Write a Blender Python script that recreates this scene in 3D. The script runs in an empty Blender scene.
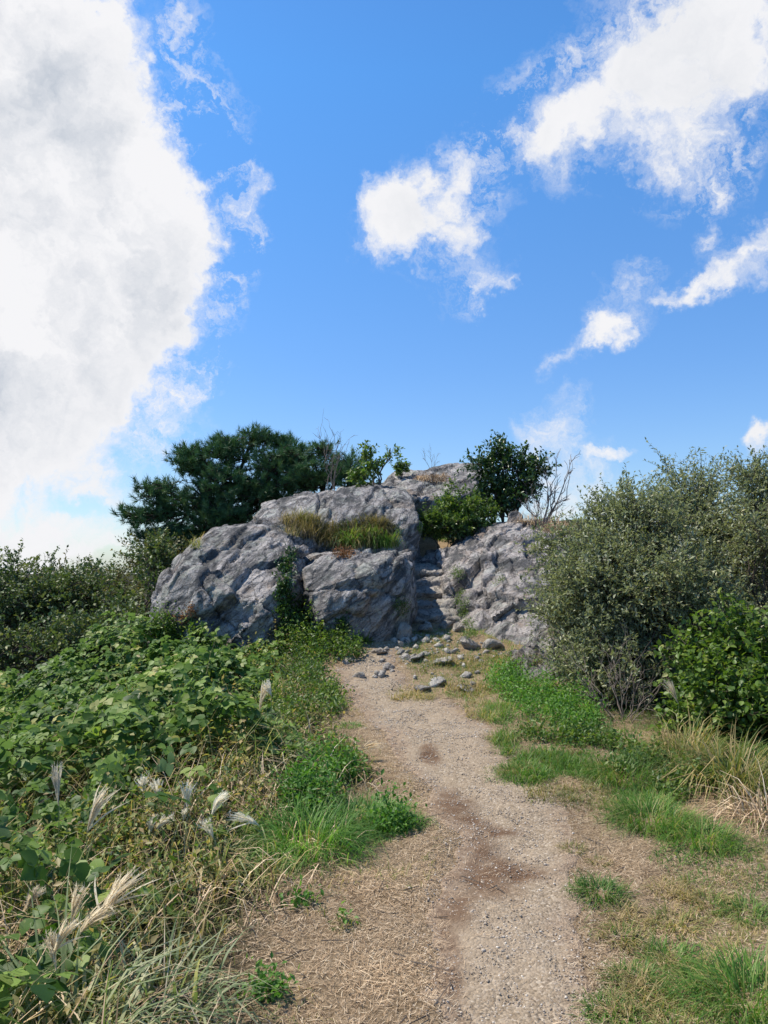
import bpy, bmesh, math, random
import numpy as np
from mathutils import Vector, Matrix, Euler
from mathutils.bvhtree import BVHTree

random.seed(7)
RNG = np.random.default_rng(11)
C = bpy.context.scene.collection
SC = bpy.context.scene

# ------------------------------------------------------------------ camera
EYE = 1.6
PITCH = math.radians(3.58)
cam_d = bpy.data.cameras.new('camera')
cam = bpy.data.objects.new('camera', cam_d)
C.objects.link(cam)
cam.location = (0, 0, EYE)
cam.rotation_euler = (math.radians(90) + PITCH, 0, 0)
cam_d.sensor_fit = 'VERTICAL'
cam_d.sensor_height = 36
cam_d.lens = 27.0
cam_d.clip_start = 0.05
cam_d.clip_end = 12000
SC.camera = cam

SC.view_settings.view_transform = 'Standard'
SC.view_settings.look = 'None'
SC.view_settings.exposure = 0.20
SC.view_settings.gamma = 1.0
SC.view_settings.use_curve_mapping = False
SC.cycles.max_bounces = 6
SC.cycles.diffuse_bounces = 4
SC.cycles.transmission_bounces = 4
SC.cycles.use_adaptive_sampling = True

# ------------------------------------------------------------------ sun + sky
SUN_AZ = math.radians(-74)     # measured from +Y towards +X
SUN_EL = math.radians(59)
sun_dir = Vector((math.sin(SUN_AZ) * math.cos(SUN_EL), math.cos(SUN_AZ) * math.cos(SUN_EL), math.sin(SUN_EL)))
sd = bpy.data.lights.new('sun', 'SUN')
sd.energy = 5.0
sd.angle = math.radians(0.53)
sd.color = (1.0, 0.93, 0.80)
sun = bpy.data.objects.new('sun', sd)
C.objects.link(sun)
sun.location = (-20, 10, 30)
sun.rotation_euler = sun_dir.to_track_quat('Z', 'Y').to_euler()

FW = Vector((0, math.cos(PITCH), math.sin(PITCH)))
UP = Vector((0, -math.sin(PITCH), math.cos(PITCH)))


def ray(px, py):
    return FW + Vector((1, 0, 0)) * ((px - 384) / 768.0) + UP * ((512 - py) / 768.0)


def W(px, py, Y):
    """world point seen at that place of the photograph at depth Y"""
    d = ray(px, py)
    return Vector((0, 0, EYE)) + d * (Y / d.y)


world = bpy.data.worlds.new('World')
SC.world = world
world.use_nodes = True
nt = world.node_tree
nt.nodes.clear()
N = nt.nodes.new
L = nt.links.new


def math_node(tree, op, a, b=None, clamp=False, c=None):
    n = tree.nodes.new('ShaderNodeMath')
    n.operation = op
    n.use_clamp = clamp
    for i, v in enumerate((a, b, c)):
        if v is None:
            continue
        if isinstance(v, (int, float)):
            n.inputs[i].default_value = v
        else:
            tree.links.new(v, n.inputs[i])
    return n.outputs[0]


def mixc(tree, fac, a, b, blend='MIX'):
    n = tree.nodes.new('ShaderNodeMix')
    n.data_type = 'RGBA'
    n.blend_type = blend
    n.clamp_factor = True
    for s, v in ((n.inputs[0], fac), (n.inputs[6], a), (n.inputs[7], b)):
        if isinstance(v, (int, float)):
            s.default_value = v
        elif isinstance(v, tuple):
            s.default_value = (v[0], v[1], v[2], 1)
        else:
            tree.links.new(v, s)
    return n.outputs[2]


def ramp(tree, fac, stops, interp='LINEAR'):
    n = tree.nodes.new('ShaderNodeValToRGB')
    n.color_ramp.interpolation = interp
    el = n.color_ramp.elements
    while len(el) < len(stops):
        el.new(0.5)
    for e, (p, c) in zip(el, stops):
        e.position = p
        e.color = (c, c, c, 1) if isinstance(c, (int, float)) else (c[0], c[1], c[2], 1)
    tree.links.new(fac, n.inputs[0])
    return n.outputs[0]


def noise(tree, vec, scale, detail=4, rough=0.5, dist=0.0, out=0):
    n = tree.nodes.new('ShaderNodeTexNoise')
    n.inputs['Scale'].default_value = scale
    n.inputs['Detail'].default_value = detail
    n.inputs['Roughness'].default_value = rough
    n.inputs['Distortion'].default_value = dist
    if vec is not None:
        tree.links.new(vec, n.inputs['Vector'])
    return n.outputs[out]


def vmath(tree, op, a, b):
    n = tree.nodes.new('ShaderNodeVectorMath')
    n.operation = op
    for i, v in enumerate((a, b)):
        if isinstance(v, tuple):
            n.inputs[i].default_value = v
        elif isinstance(v, (int, float)):
            n.inputs[3].default_value = v
        else:
            tree.links.new(v, n.inputs[i])
    return n.outputs[0]


tc = N('ShaderNodeTexCoord')
sky = N('ShaderNodeTexSky')
sky.sky_type = 'NISHITA'
sky.sun_disc = False
sky.sun_elevation = SUN_EL
sky.sun_rotation = SUN_AZ
sky.altitude = 300
sky.air_density = 1.0
sky.dust_density = 0.4
sky.ozone_density = 2.0
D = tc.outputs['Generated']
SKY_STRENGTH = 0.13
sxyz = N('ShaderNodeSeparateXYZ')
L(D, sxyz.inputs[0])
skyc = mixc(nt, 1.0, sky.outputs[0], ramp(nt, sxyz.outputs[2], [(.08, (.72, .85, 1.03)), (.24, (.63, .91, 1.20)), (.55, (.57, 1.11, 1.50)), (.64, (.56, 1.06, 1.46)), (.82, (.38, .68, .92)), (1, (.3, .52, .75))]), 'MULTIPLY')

# clouds live in the direction of the sky they stand in: soft ellipsoids broken up by fractal noise
wn = noise(nt, D, 5.0, 6, 0.6, 0.0, 1)
wv = vmath(nt, 'SCALE', vmath(nt, 'SUBTRACT', wn, (0.5, 0.5, 0.5)), 0.17)
wn2 = noise(nt, D, 22.0, 6, 0.65, 0.0, 1)
wv2 = vmath(nt, 'SCALE', vmath(nt, 'SUBTRACT', wn2, (0.5, 0.5, 0.5)), 0.07)
DW = vmath(nt, 'ADD', vmath(nt, 'ADD', D, wv), wv2)


def cloud_blob(px, py, rx, ry, roll, weight):
    d = ray(px, py).normalized()
    t1 = Vector((0, 0, 1)).cross(d) * -1
    t1.normalize()
    t2 = t1.cross(d) * 1.0
    t2.normalize()
    if t2.z < 0:
        t2 = -t2
    r = math.radians(roll)
    a = t1 * math.cos(r) + t2 * math.sin(r)
    b = -t1 * math.sin(r) + t2 * math.cos(r)
    c = a.cross(b)
    M = Matrix((a, b, c)).transposed()
    k = 1.0 / ray(px, py).length
    mp = N('ShaderNodeMapping')
    mp.vector_type = 'TEXTURE'
    mp.inputs['Location'].default_value = d
    mp.inputs['Rotation'].default_value = M.to_euler('XYZ')
    mp.inputs['Scale'].default_value = (rx / 768 * k, ry / 768 * k, 0.6)
    L(DW, mp.inputs['Vector'])
    g = N('ShaderNodeTexGradient')
    g.gradient_type = 'SPHERICAL'
    L(mp.outputs[0], g.inputs[0])
    return math_node(nt, 'MULTIPLY', g.outputs['Fac'], weight)


BLOBS = [
    # the great cloud at the left
    (-60, 120, 240, 260, 0, 2.2), (0, 60, 150, 150, 0, 1.7), (30, 200, 180, 170, 0, 2.0), (75, 260, 150, 140, 0, 1.8),
    (10, 340, 180, 130, 10, 2.0), (-20, 420, 180, 90, 0, 1.8), (70, 340, 130, 100, 30, 1.4), (40, 130, 120, 130, 0, 1.2),
    (165, 300, 60, 70, 0, .8), (175, 225, 50, 60, 0, .7), (120, 400, 60, 30, 30, .5),
    (-300, 200, 300, 300, 0, 2.0), (-200, 420, 260, 90, 0, 1.6),
    # low bands at the left
    (40, 525, 150, 26, 3, 1.1), (90, 548, 130, 20, 0, 1.2), (110, 480, 60, 26, -20, .55), (-80, 500, 160, 40, 0, 1.2),
    # middle cloud
    (400, 215, 66, 56, 30, 1.25), (452, 215, 60, 62, -15, 1.0), (487, 178, 26, 40, 15, .75), (486, 246, 26, 26, 0, .7),
    (452, 292, 26, 18, 40, .6), (502, 286, 30, 14, 5, .66),
    # upper right cloud
    (700, 20, 110, 80, 0, 1.2), (650, 85, 105, 62, 38, .95), (570, 140, 66, 50, 38, .85), (690, 130, 56, 90, -35, .95),
    (650, 180, 46, 50, 0, .75), (745, 60, 60, 66, 0, .7), (625, 25, 56, 50, 30, .55), (730, 135, 40, 24, 0, .55), (555, 165, 50, 26, 40, .5),
    # small right clouds
    (742, 262, 64, 26, 38, .85), (695, 300, 48, 22, 25, .7), (608, 350, 42, 30, -10, .95), (622, 302, 40, 24, 25, .62),
    (708, 240, 24, 40, -20, .55), (660, 315, 30, 16, 0, .5), (552, 425, 40, 32, 35, .72), (605, 451, 26, 11, 0, .75), (560, 370, 30, 16, 30, .34),
    (776, 415, 28, 28, 0, 1.0), (560, 480, 70, 40, 35, .9), (640, 520, 120, 50, 0, 1.1), (205, 380, 26, 22, 40, .48),
]
WISPS = [
    (175, 130, 84, 130, 10, 2.1), (160, 80, 64, 70, 30, 2.0), (200, 220, 60, 100, 0, 2.0), (190, 320, 60, 70, 0, 1.3), (140, 400, 90, 50, 30, 1.2), (205, 380, 50, 30, 40, 1.0),
    (130, 450, 90, 40, 20, 1.0), (560, 130, 90, 80, 35, 1.3), (640, 60, 110, 90, 30, 1.4), (690, 150, 90, 90, -35, 1.4), (740, 110, 70, 90, 0, 1.2),
(450, 220, 74, 70, 0, 1.0), (490, 180, 40, 50, 0, 1.0), (478, 285, 50, 22, 10, .8), (742, 262, 60, 34, 35, 1.0), (695, 300, 40, 22, 20, .7), (612, 345, 44, 34, 0, .8), (625, 303, 34, 20, 20, .7), (553, 428, 42, 34, 30, .9), (605, 451, 30, 12, 0, .8), (708, 240, 26, 36, -20, .7),
]
tot = None
for b in BLOBS:
    o = cloud_blob(*b)
    tot = o if tot is None else math_node(nt, 'ADD', tot, o)
nf = noise(nt, DW, 10.0, 12, 0.66)
nfine = math_node(nt, 'MULTIPLY', math_node(nt, 'SUBTRACT', nf, 0.5), 3.0)
field = math_node(nt, 'ADD', tot, nfine)
mr = N('ShaderNodeMapRange')
mr.interpolation_type = 'SMOOTHSTEP'
mr.inputs['From Min'].default_value = 0.12
mr.inputs['From Max'].default_value = 1.15
L(field, mr.inputs['Value'])
# nothing outside the ellipsoids
gate = N('ShaderNodeMapRange')
gate.inputs['From Min'].default_value = 0.0
gate.inputs['From Max'].default_value = 0.4
L(tot, gate.inputs['Value'])
dens = math_node(nt, 'MULTIPLY', mr.outputs[0], gate.outputs[0], True)
# torn veils round the solid cores
wtot = None
for b in WISPS:
    o = cloud_blob(*b)
    wtot = o if wtot is None else math_node(nt, 'ADD', wtot, o)
vn = noise(nt, DW, 13.0, 14, 0.70, 0.3)
veil = math_node(nt, 'MULTIPLY', ramp(nt, vn, [(.47, 0.0), (.66, .95)]), math_node(nt, 'MULTIPLY', wtot, 1.3, True), True)
dens = math_node(nt, 'MAXIMUM', dens, veil)
# lit and shaded billows
bill = noise(nt, DW, 5.5, 10, 0.6)
thick = N('ShaderNodeMapRange')
thick.inputs['From Min'].default_value = 0.9
thick.inputs['From Max'].default_value = 2.6
L(tot, thick.inputs['Value'])
shade = math_node(nt, 'MULTIPLY', ramp(nt, bill, [(0.42, 0.0), (0.64, 1.0)]), math_node(nt, 'ADD', math_node(nt, 'MULTIPLY', thick.outputs[0], 0.85), 0.1), True)
cl = mixc(nt, shade, (0.80 / SKY_STRENGTH, 0.80 / SKY_STRENGTH, 0.82 / SKY_STRENGTH), (0.46 / SKY_STRENGTH, 0.505 / SKY_STRENGTH, 0.575 / SKY_STRENGTH))
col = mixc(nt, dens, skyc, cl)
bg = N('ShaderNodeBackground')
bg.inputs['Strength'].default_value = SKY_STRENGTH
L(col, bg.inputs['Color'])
wo = N('ShaderNodeOutputWorld')
L(bg.outputs[0], wo.inputs['Surface'])
world.cycles.sampling_method = 'MANUAL'
world.cycles.sample_map_resolution = 512

# ------------------------------------------------------------------ numpy noise
def _h(ix, iy, iz, seed):
    h = (ix.astype(np.int64) * 374761393 + iy.astype(np.int64) * 668265263 + iz.astype(np.int64) * 2147483647 + seed * 974634777) & 0xffffffff
    h = ((h ^ (h >> 13)) * 1274126177) & 0xffffffff
    h = ((h ^ (h >> 16)) * 2246822519) & 0xffffffff
    return (h ^ (h >> 15)) & 0xffffff


def vnoise(p, seed=0):
    p = np.asarray(p, float)
    i = np.floor(p).astype(np.int64)
    f = p - i
    f = f * f * f * (f * (f * 6 - 15) + 10)
    r = 0
    for dx in (0, 1):
        wx = f[:, 0] if dx else 1 - f[:, 0]
        for dy in (0, 1):
            wy = f[:, 1] if dy else 1 - f[:, 1]
            for dz in (0, 1):
                wz = f[:, 2] if dz else 1 - f[:, 2]
                r = r + wx * wy * wz * (_h(i[:, 0] + dx, i[:, 1] + dy, i[:, 2] + dz, seed) / 0x7fffff - 1)
    return r


def fbm(p, octv=4, seed=0, gain=0.5):
    a, s, r = 1.0, 1.0, 0
    for k in range(octv):
        r = r + a * vnoise(p * s + 17.3 * k, seed + k)
        a *= gain
        s *= 2.03
    return r


def fbm2(x, y, sc, octv=3, seed=0):
    x = np.asarray(x, float)
    y = np.asarray(y, float)
    x, y = np.broadcast_arrays(x, y)
    p = np.stack([x.ravel() * sc, y.ravel() * sc, np.full(x.size, 0.37)], 1)
    return fbm(p, octv, seed).reshape(x.shape)


def facets(p, seed):
    """each Voronoi cell gets its own tilted plane: broken-rock facets. returns plane value, F2-F1"""
    i = np.floor(p).astype(np.int64)
    n = len(p)
    f1 = np.full(n, 9.0)
    f2 = np.full(n, 9.0)
    val = np.zeros(n)
    for dx in (-1, 0, 1):
        for dy in (-1, 0, 1):
            for dz in (-1, 0, 1):
                c = i + np.array([dx, dy, dz])
                j = np.stack([_h(c[:, 0], c[:, 1], c[:, 2], seed + q) / 0xffffff for q in range(3)], 1)
                v = p - (c + j)
                d = np.sqrt((v * v).sum(1))
                g = np.stack([_h(c[:, 0], c[:, 1], c[:, 2], seed + 5 + q) / 0x7fffff - 1 for q in range(3)], 1)
                off = _h(c[:, 0], c[:, 1], c[:, 2], seed + 9) / 0x7fffff - 1
                pv = (v * g).sum(1) + off * 0.6
                near = d < f1
                f2 = np.where(near, f1, np.minimum(f2, d))
                val = np.where(near, pv, val)
                f1 = np.where(near, d, f1)
    return val, f2 - f1


# ------------------------------------------------------------------ mesh helpers
def fast_mesh(name, V, F, var=None, smooth=False):
    """V (n,3); F (m,k) int array of equal-size polygons, or a list of such arrays"""
    Fs = F if isinstance(F, list) else [F]
    me = bpy.data.meshes.new(name)
    me.vertices.add(len(V))
    me.vertices.foreach_set('co', np.asarray(V, np.float32).ravel())
    nl = sum(f.size for f in Fs)
    npoly = sum(len(f) for f in Fs)
    me.loops.add(nl)
    me.loops.foreach_set('vertex_index', np.concatenate([f.ravel() for f in Fs]).astype(np.int32))
    me.polygons.add(npoly)
    st = []
    o = 0
    for f in Fs:
        st.append(o + np.arange(len(f)) * f.shape[1])
        o += f.size
    me.polygons.foreach_set('loop_start', np.concatenate(st).astype(np.int32))
    if smooth:
        me.polygons.foreach_set('use_smooth', np.ones(npoly, bool))
    if var is not None:
        at = me.attributes.new('var', 'FLOAT', 'POINT')
        at.data.foreach_set('value', np.asarray(var, np.float32))
    me.update(calc_edges=True)
    return me


def link(name, me, mat=None, parent=None):
    o = bpy.data.objects.new(name, me)
    C.objects.link(o)
    if mat is not None:
        me.materials.append(mat)
    if parent is not None:
        o.parent = parent
        o.location = -Vector(parent.location) if False else (0, 0, 0)
        o.matrix_parent_inverse = Matrix.Translation(-Vector(parent.location))
    return o


def tag(o, label=None, cat=None, group=None, kind=None):
    if label:
        o['label'] = label
    if cat:
        o['category'] = cat
    if group:
        o['group'] = group
    if kind:
        o['kind'] = kind
    return o


def empty(name, loc, label, cat, group=None):
    o = bpy.data.objects.new(name, None)
    C.objects.link(o)
    o.location = loc
    o.empty_display_size = 0.2
    return tag(o, label, cat, group)


def frames(axis, normal):
    """rotation matrices with local Y along axis and local Z along the normal"""
    y = axis / np.maximum(np.linalg.norm(axis, axis=1, keepdims=True), 1e-9)
    x = np.cross(y, normal)
    x /= np.maximum(np.linalg.norm(x, axis=1, keepdims=True), 1e-9)
    z = np.cross(x, y)
    return np.stack([x, y, z], 2)


def scatter(T, P, R, S, var):
    """T = (verts, [faces]) template; returns V, [F], var"""
    tv, tf = T
    n, k = len(P), len(tv)
    S = np.asarray(S, float)
    if S.ndim == 1:
        S = np.repeat(S[:, None], 3, 1)
    loc = tv[None] * S[:, None, :]
    V = np.einsum('nij,nkj->nki', R, loc) + P[:, None, :]
    off = (np.arange(n) * k)
    Fs = [(f[None] + off[:, None, None]).reshape(-1, f.shape[1]) for f in tf]
    return V.reshape(-1, 3), Fs, np.repeat(var, k)


def merge(parts):
    V, Fs, A, o = [], [], [], 0
    for v, f, a in parts:
        if len(v) == 0:
            continue
        V.append(v)
        A.append(a)
        Fs += [x + o for x in f]
        o += len(v)
    return np.concatenate(V), Fs, np.concatenate(A)


def rand_unit(n, rng=RNG):
    v = rng.normal(size=(n, 3))
    return v / np.linalg.norm(v, axis=1, keepdims=True)


# templates: local Y is the leaf's length, Z its normal
def T_leaf(w=0.42, fold=0.12):
    v = np.array([[0, 0, 0], [w * .5, .45, fold], [0, 1, -.08], [-w * .5, .45, fold], [0, .5, 0]], float)
    return v, [np.array([[0, 1, 4], [1, 2, 4], [0, 4, 3], [4, 2, 3]])]


def T_quadleaf(w=0.42, fold=0.1):
    v = np.array([[0, 0, 0], [w * .5, .5, fold], [0, 1, 0], [-w * .5, .5, fold]], float)
    return v, [np.array([[0, 1, 2], [0, 2, 3]])]


def T_broad():
    """one broad heart-shaped leaflet"""
    v = np.array([[0, 0, 0], [.34, .08, .06], [.5, .42, .10], [.30, .78, .04], [0, 1.02, -.10], [-.30, .78, .04], [-.5, .42, .10], [-.34, .08, .06], [0, .5, -.02]], float)
    return v, [np.array([[0, 1, 8], [1, 2, 8], [2, 3, 8], [3, 4, 8], [4, 5, 8], [5, 6, 8], [6, 7, 8], [7, 0, 8]])]


def T_trifoliate():
    v0, f0 = T_broad()
    V, F = [], []
    for k, (a, ox, oy) in enumerate(((0, 0, .25), (70, .08, 0), (-70, -.08, 0))):
        r = math.radians(-a)
        c, s = math.cos(r), math.sin(r)
        v = v0.copy()
        x = v[:, 0] * c - v[:, 1] * s + ox
        y = v[:, 0] * s + v[:, 1] * c + oy
        v[:, 0], v[:, 1] = x, y
        v[:, 2] -= 0.12 * np.hypot(x, y)
        V.append(v)
        F.append(f0[0] + 9 * k)
    return np.concatenate(V), [np.concatenate(F)]


def T_blade(bend=0.5, seg=4, w=0.05, curl=2.0):
    """grass blade growing along local Z, bending to local Y"""
    v = []
    for i in range(seg + 1):
        t = i / seg
        ang = bend * t ** curl
        y = math.sin(ang) * t
        z = math.cos(ang) * t
        ww = w * (1 - t ** 1.6) * (0.7 + 0.6 * math.sin(math.pi * min(t * 1.3, 1)))
        v += [[-ww / 2, y, z], [ww / 2, y, z]]
    v = v[:-1]
    v[-1][0] = 0
    f = [[2 * i, 2 * i + 1, 2 * i + 3, 2 * i + 2] for i in range(seg - 1)]
    tri = [[2 * (seg - 1), 2 * seg - 1, 2 * seg]]
    return np.array(v, float), [np.array(f), np.array(tri)]


def T_stick():
    v = []
    for z, r in ((0, 1.0), (1, 0.45)):
        for k in range(3):
            a = 2 * math.pi * k / 3
            v.append([r * math.cos(a), z, r * math.sin(a)])
    return np.array(v, float), [np.array([[k, (k + 1) % 3, 3 + (k + 1) % 3, 3 + k] for k in range(3)])]


def T_needles(n=26, w=0.035, seed=1, spread=1.15):
    r = np.random.default_rng(seed)
    V, F = [], []
    for i in range(n):
        a = r.uniform(0, 2 * math.pi)
        s = r.uniform(0.15, spread)
        d = np.array([math.sin(s) * math.cos(a), math.cos(s), math.sin(s) * math.sin(a)])
        base = np.array([0, r.uniform(-0.5, 0.25), 0])
        side = np.cross(d, r.normal(size=3))
        side /= np.linalg.norm(side)
        tip = base + d * r.uniform(0.7, 1.0)
        V += [base - side * w, base + side * w, tip]
        F.append([3 * i, 3 * i + 1, 3 * i + 2])
    return np.array(V), [np.array(F)]


def blades(P, H, lean_lo, lean_hi, width, bend=(0.3, 1.4), nt_=5, rng=RNG, var=None, az=None):
    """many blades; H heights; returns V,F,var"""
    parts = []
    n = len(P)
    which = rng.integers(0, nt_, n)
    if var is None:
        var = rng.random(n)
    for k in range(nt_):
        m = which == k
        if not m.any():
            continue
        q = int(m.sum())
        T = T_blade(bend[0] + (bend[1] - bend[0]) * k / max(1, nt_ - 1), 4, 1.0)
        a = rng.uniform(0, 2 * np.pi, q) if az is None else az[m]
        ln = rng.uniform(lean_lo, lean_hi, q)
        zax = np.stack([np.cos(a) * np.sin(ln), np.sin(a) * np.sin(ln), np.cos(ln)], 1)
        yax = np.stack([np.cos(a) * np.cos(ln), np.sin(a) * np.cos(ln), -np.sin(ln)], 1)
        xax = np.cross(yax, zax)
        R = np.stack([xax, yax, zax], 2)
        h = H[m]
        wv_ = width[m] if not np.isscalar(width) else np.full(q, width)
        parts.append(scatter(T, P[m], R, np.stack([wv_, h, h], 1), var[m]))
    return merge(parts)


def tubes(lines, sides=6):
    """lines: list of (points (k,3), radii (k,)) -> V, [F]"""
    V, F, o = [], [], 0
    for pts, rad in lines:
        pts = np.asarray(pts, float)
        k = len(pts)
        t = np.gradient(pts, axis=0)
        t /= np.maximum(np.linalg.norm(t, axis=1, keepdims=True), 1e-9)
        ref = np.array([0.31, 0.77, 0.11]) if abs(t[0][2]) > 0.8 else np.array([0, 0, 1.0])
        x = np.cross(t, ref)
        x /= np.maximum(np.linalg.norm(x, axis=1, keepdims=True), 1e-9)
        y = np.cross(t, x)
        a = np.arange(sides) * 2 * np.pi / sides
        ring = pts[:, None] + (x[:, None] * np.cos(a)[None, :, None] + y[:, None] * np.sin(a)[None, :, None]) * np.asarray(rad)[:, None, None]
        V.append(ring.reshape(-1, 3))
        i = np.arange(k - 1)[:, None] * sides
        s = np.arange(sides)[None]
        s2 = (s + 1) % sides
        q = np.stack([i + s, i + s2, i + sides + s2, i + sides + s], 2).reshape(-1, 4)
        F.append(q + o)
        o += k * sides
    return np.concatenate(V), [np.concatenate(F)]


# ------------------------------------------------------------------ materials
def new_mat(name):
    m = bpy.data.materials.new(name)
    m.use_nodes = True
    t = m.node_tree
    t.nodes.clear()
    out = t.nodes.new('ShaderNodeOutputMaterial')
    return m, t, out


def principled(t, out, color, rough=0.8, spec=0.3, normal=None):
    p = t.nodes.new('ShaderNodeBsdfPrincipled')
    if isinstance(color, tuple):
        p.inputs['Base Color'].default_value = (*color, 1)
    else:
        t.links.new(color, p.inputs['Base Color'])
    if isinstance(rough, (int, float)):
        p.inputs['Roughness'].default_value = rough
    else:
        t.links.new(rough, p.inputs['Roughness'])
    p.inputs['Specular IOR Level'].default_value = spec
    if normal is not None:
        t.links.new(normal, p.inputs['Normal'])
    t.links.new(p.outputs[0], out.inputs['Surface'])
    return p


def bump(t, height, strength=0.5, dist=0.02, normal=None):
    b = t.nodes.new('ShaderNodeBump')
    b.inputs['Strength'].default_value = strength
    b.inputs['Distance'].default_value = dist
    t.links.new(height, b.inputs['Height'])
    if normal is not None:
        t.links.new(normal, b.inputs['Normal'])
    return b.outputs[0]


def leaf_mat(name, stops, trans=0.35, rough=0.5, spec=0.35, back=None, tint=(1.5, 1.6, .7)):
    m, t, out = new_mat(name)
    at = t.nodes.new('ShaderNodeAttribute')
    at.attribute_name = 'var'
    c = ramp(t, at.outputs['Fac'], stops)
    g = t.nodes.new('ShaderNodeNewGeometry')
    nz = noise(t, g.outputs['Position'], 1.7, 2, 0.5)
    c = mixc(t, 1.0, c, ramp(t, nz, [(0.3, (0.78, 0.8, 0.82)), (0.7, (1.2, 1.15, 1.05))]), 'MULTIPLY')
    if back:
        c = mixc(t, g.outputs['Backfacing'], c, back)
    p = t.nodes.new('ShaderNodeBsdfPrincipled')
    t.links.new(c, p.inputs['Base Color'])
    p.inputs['Roughness'].default_value = rough
    p.inputs['Specular IOR Level'].default_value = spec
    tr = t.nodes.new('ShaderNodeBsdfTranslucent')
    t.links.new(mixc(t, 1.0, c, tint, 'MULTIPLY'), tr.inputs['Color'])
    ms = t.nodes.new('ShaderNodeMixShader')
    ms.inputs[0].default_value = trans
    t.links.new(p.outputs[0], ms.inputs[1])
    t.links.new(tr.outputs[0], ms.inputs[2])
    t.links.new(ms.outputs[0], out.inputs['Surface'])
    return m


M_pine = leaf_mat('pine_needles', [(0, (.03, .085, .042)), (.6, (.075, .165, .075)), (1, (.15, .24, .10))], .12, .5, .3)
M_kudzu = leaf_mat('kudzu_leaf', [(0, (.025, .07, .010)), (.4, (.09, .175, .028)), (.75, (.21, .32, .07)), (1, (.48, .45, .17))], .38, .5, .32, (.12, .19, .08))
M_silver = leaf_mat('silverberry_leaf', [(0, (.05, .075, .03)), (.4, (.14, .175, .08)), (.75, (.29, .315, .185)), (1, (.46, .43, .26))], .28, .45, .45, (.27, .29, .21))
M_dark = leaf_mat('glossy_dark_leaf', [(0, (.022, .055, .02)), (.7, (.055, .115, .038)), (1, (.14, .19, .06))], .22, .35, .5)
M_mid = leaf_mat('mid_green_leaf', [(0, (.04, .09, .018)), (.6, (.11, .19, .04)), (1, (.26, .31, .09))], .35, .45, .4)
M_lush = leaf_mat('lush_green_leaf', [(0, (.04, .12, .018)), (.5, (.10, .24, .04)), (1, (.24, .38, .10))], .4, .5, .35)
M_far = leaf_mat('far_tree_leaf', [(0, (.05, .085, .034)), (.6, (.11, .165, .06)), (1, (.28, .29, .12))], .22, .5, .35)
M_farw = leaf_mat('autumn_tree_leaf', [(0, (.08, .09, .03)), (.7, (.16, .16, .055)), (1, (.28, .21, .09))], .22, .5, .35)
M_grass = leaf_mat('grass_blade', [(0, (.05, .14, .02)), (.5, (.10, .22, .035)), (.85, (.2, .28, .07)), (1, (.42, .34, .17))], .35, .5, .35)
M_grassy = leaf_mat('yellowing_grass_blade', [(0, (.10, .15, .035)), (.4, (.2, .22, .07)), (.7, (.34, .27, .12)), (1, (.5, .38, .2))], .3, .6, .3)
M_straw = leaf_mat('dry_straw', [(0, (.26, .17, .105)), (.4, (.48, .35, .23)), (.8, (.66, .51, .36)), (1, (.82, .69, .52))], .1, .8, .2, tint=(1.1, 1.05, .9))
M_susuki = leaf_mat('silver_grass_blade', [(0, (.13, .19, .08)), (.5, (.26, .32, .16)), (.8, (.45, .46, .28)), (1, (.68, .6, .4))], .35, .5, .4)
M_plume = leaf_mat('seed_plume', [(0, (.70, .60, .45)), (1, (.92, .84, .68))], .6, .9, .1, tint=(1, 1, 1))
M_plumew = leaf_mat('white_seed_plume', [(0, (.88, .84, .74)), (1, (.95, .93, .86))], .6, .9, .1, tint=(1, 1, 1))
M_rust = leaf_mat('rusty_ground_plant', [(0, (.16, .07, .035)), (1, (.34, .17, .08))], .1, .8, .2)


def bark_mat(name, a, b):
    m, t, out = new_mat(name)
    g = t.nodes.new('ShaderNodeNewGeometry')
    n1 = noise(t, g.outputs['Position'], 18, 5, .6)
    principled(t, out, mixc(t, n1, a, b), .9, .2, bump(t, n1, .6, .01))
    return m


M_bark = bark_mat('bark', (.05, .04, .032), (.16, .13, .11))
M_barkp = bark_mat('pine_bark', (.03, .022, .018), (.09, .07, .058))
M_twig = bark_mat('bare_twig', (.16, .12, .1), (.3, .25, .21))


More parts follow.
